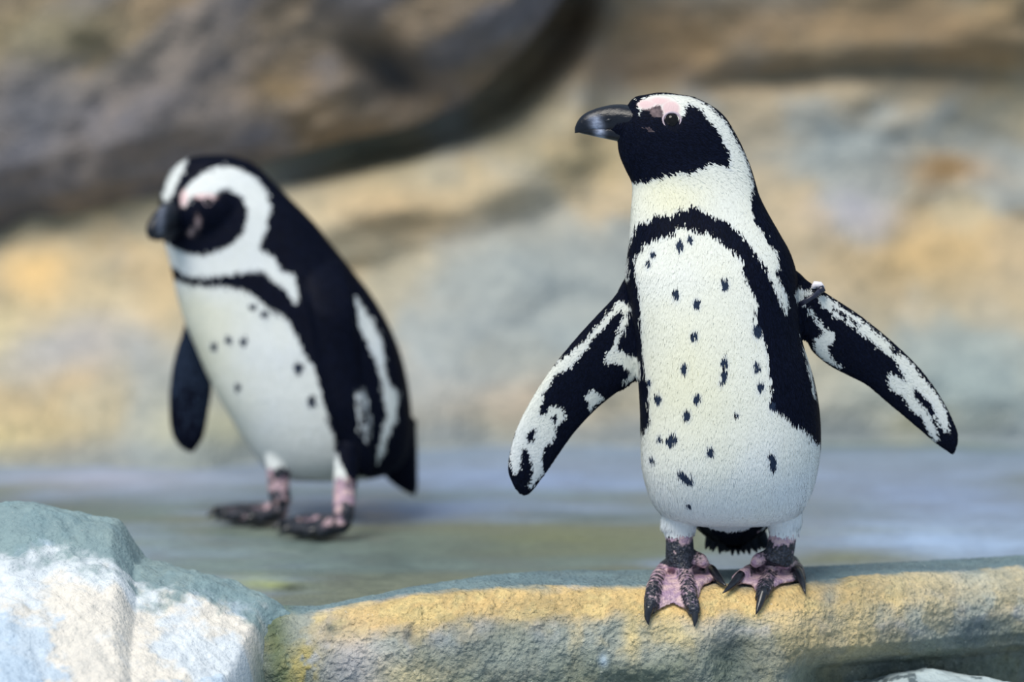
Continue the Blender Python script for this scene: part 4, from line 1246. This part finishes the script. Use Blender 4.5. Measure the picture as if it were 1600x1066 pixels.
    fattr(me, 'web', np.clip(-1.2 + 14 * fbm(v, 60, 3, 9), -30, 2.0) + np.where(v[:, 2] > FLOOR_Z + .03, 1.6, -0.6))
    body = link('body', me, M_PLUM, root)
    body['label'] = 'black and white plumage with sparse belly spots'
    def flow(p, n):
        h = sstep(rowz(430), rowz(330), p[:, 2])[:, None]
        return np.array([0.15, 0, -1.0]) * (1 - h) + h * np.array([0.8, 0.2, -0.3])
    flen = lambda p: np.interp(p[:, 2], [rowz(740), rowz(420), rowz(260)], [.008, .0065, .0045])
    feathers(root, me, 60000, 3, flow, flen, lambda p: np.full(len(p), .0021), dict(blk=np.clip(blk * 1000, -30, 30), foot=footv, pnk=pnk, crm=crm, spot=np.where(farf, (v[:, 2] - rowz(625)) + np.random.default_rng(5).normal(0, 0.035, len(v)) + 0.12 * fbm(v, 40, 3, 6), np.where((nn[:, 1] < 0) & ~farf & ~nearf, spots, -1)) * 1000))
    # claws
    for a, TT in feet:
        for q2 in TT:
            d = q2[-1] - q2[-3]; d /= np.linalg.norm(d)
            claw(root, [q2[-1] - d * .004 + np.array([0, 0, .002]), q2[-1] + d * .006, q2[-1] + d * .016 - np.array([0, 0, .006])], .006)
    # beak: points left, down and a little to us
    def mand(name, pts, hw, hh):
        m_ = MB(); pp = resample_pts(pts, 16)
        m_.tube(pp, np.interp(np.linspace(0, 1, 16), np.linspace(0, 1, len(hw)), hw), 16, hh)
        bme = m_.mesh(name); bv = get_v(bme)
        fattr(bme, 'pale', 0.4 * np.exp(-((bv[:, 0] - P(252, 350, Y2 - .09)[0]) / 0.005) ** 2) if name == 'upper_beak' else np.zeros(len(bv)))  # fainter painted highlight on the upper beak
        return link(name, bme, M_BEAK, root)
    mand('upper_beak', [P(272, 338, Y2 - .055), P(258, 344, Y2 - .072), P(246, 353, Y2 - .088), P(238, 364, Y2 - .098), P(237, 374, Y2 - .102)], [.017, .0155, .0125, .009, .0025], 1.25)
    mand('lower_beak', [P(274, 358, Y2 - .055), P(262, 363, Y2 - .07), P(252, 368, Y2 - .083), P(243, 374, Y2 - .094)], [.013, .011, .008, .003], 0.9)
    from mathutils.bvhtree import BVHTree
    bvh = BVHTree.FromPolygons([tuple(a) for a in v], [tuple(p.vertices) for p in me.polygons])
    e0 = P(210 + 442 / 3.807, 220 + 355 / 3.807, Y2 - .06)
    cpos = Vector((0, CAM_Y, CAM_Z))
    hit = bvh.ray_cast(Vector((e0[0], Y2 - .4, e0[2])), Vector((0, 1, 0)))
    if hit[0] is not None: eye_set(root, hit[0], .0062, hit[1], 0.10)
    hit = bvh.ray_cast(Vector((e0[0] - .02, Y2 + .4, e0[2])), Vector((0, -1, 0)))
    if hit[0] is not None: eye_set(root, hit[0], .0062, hit[1], 0.10)
penguin_back()
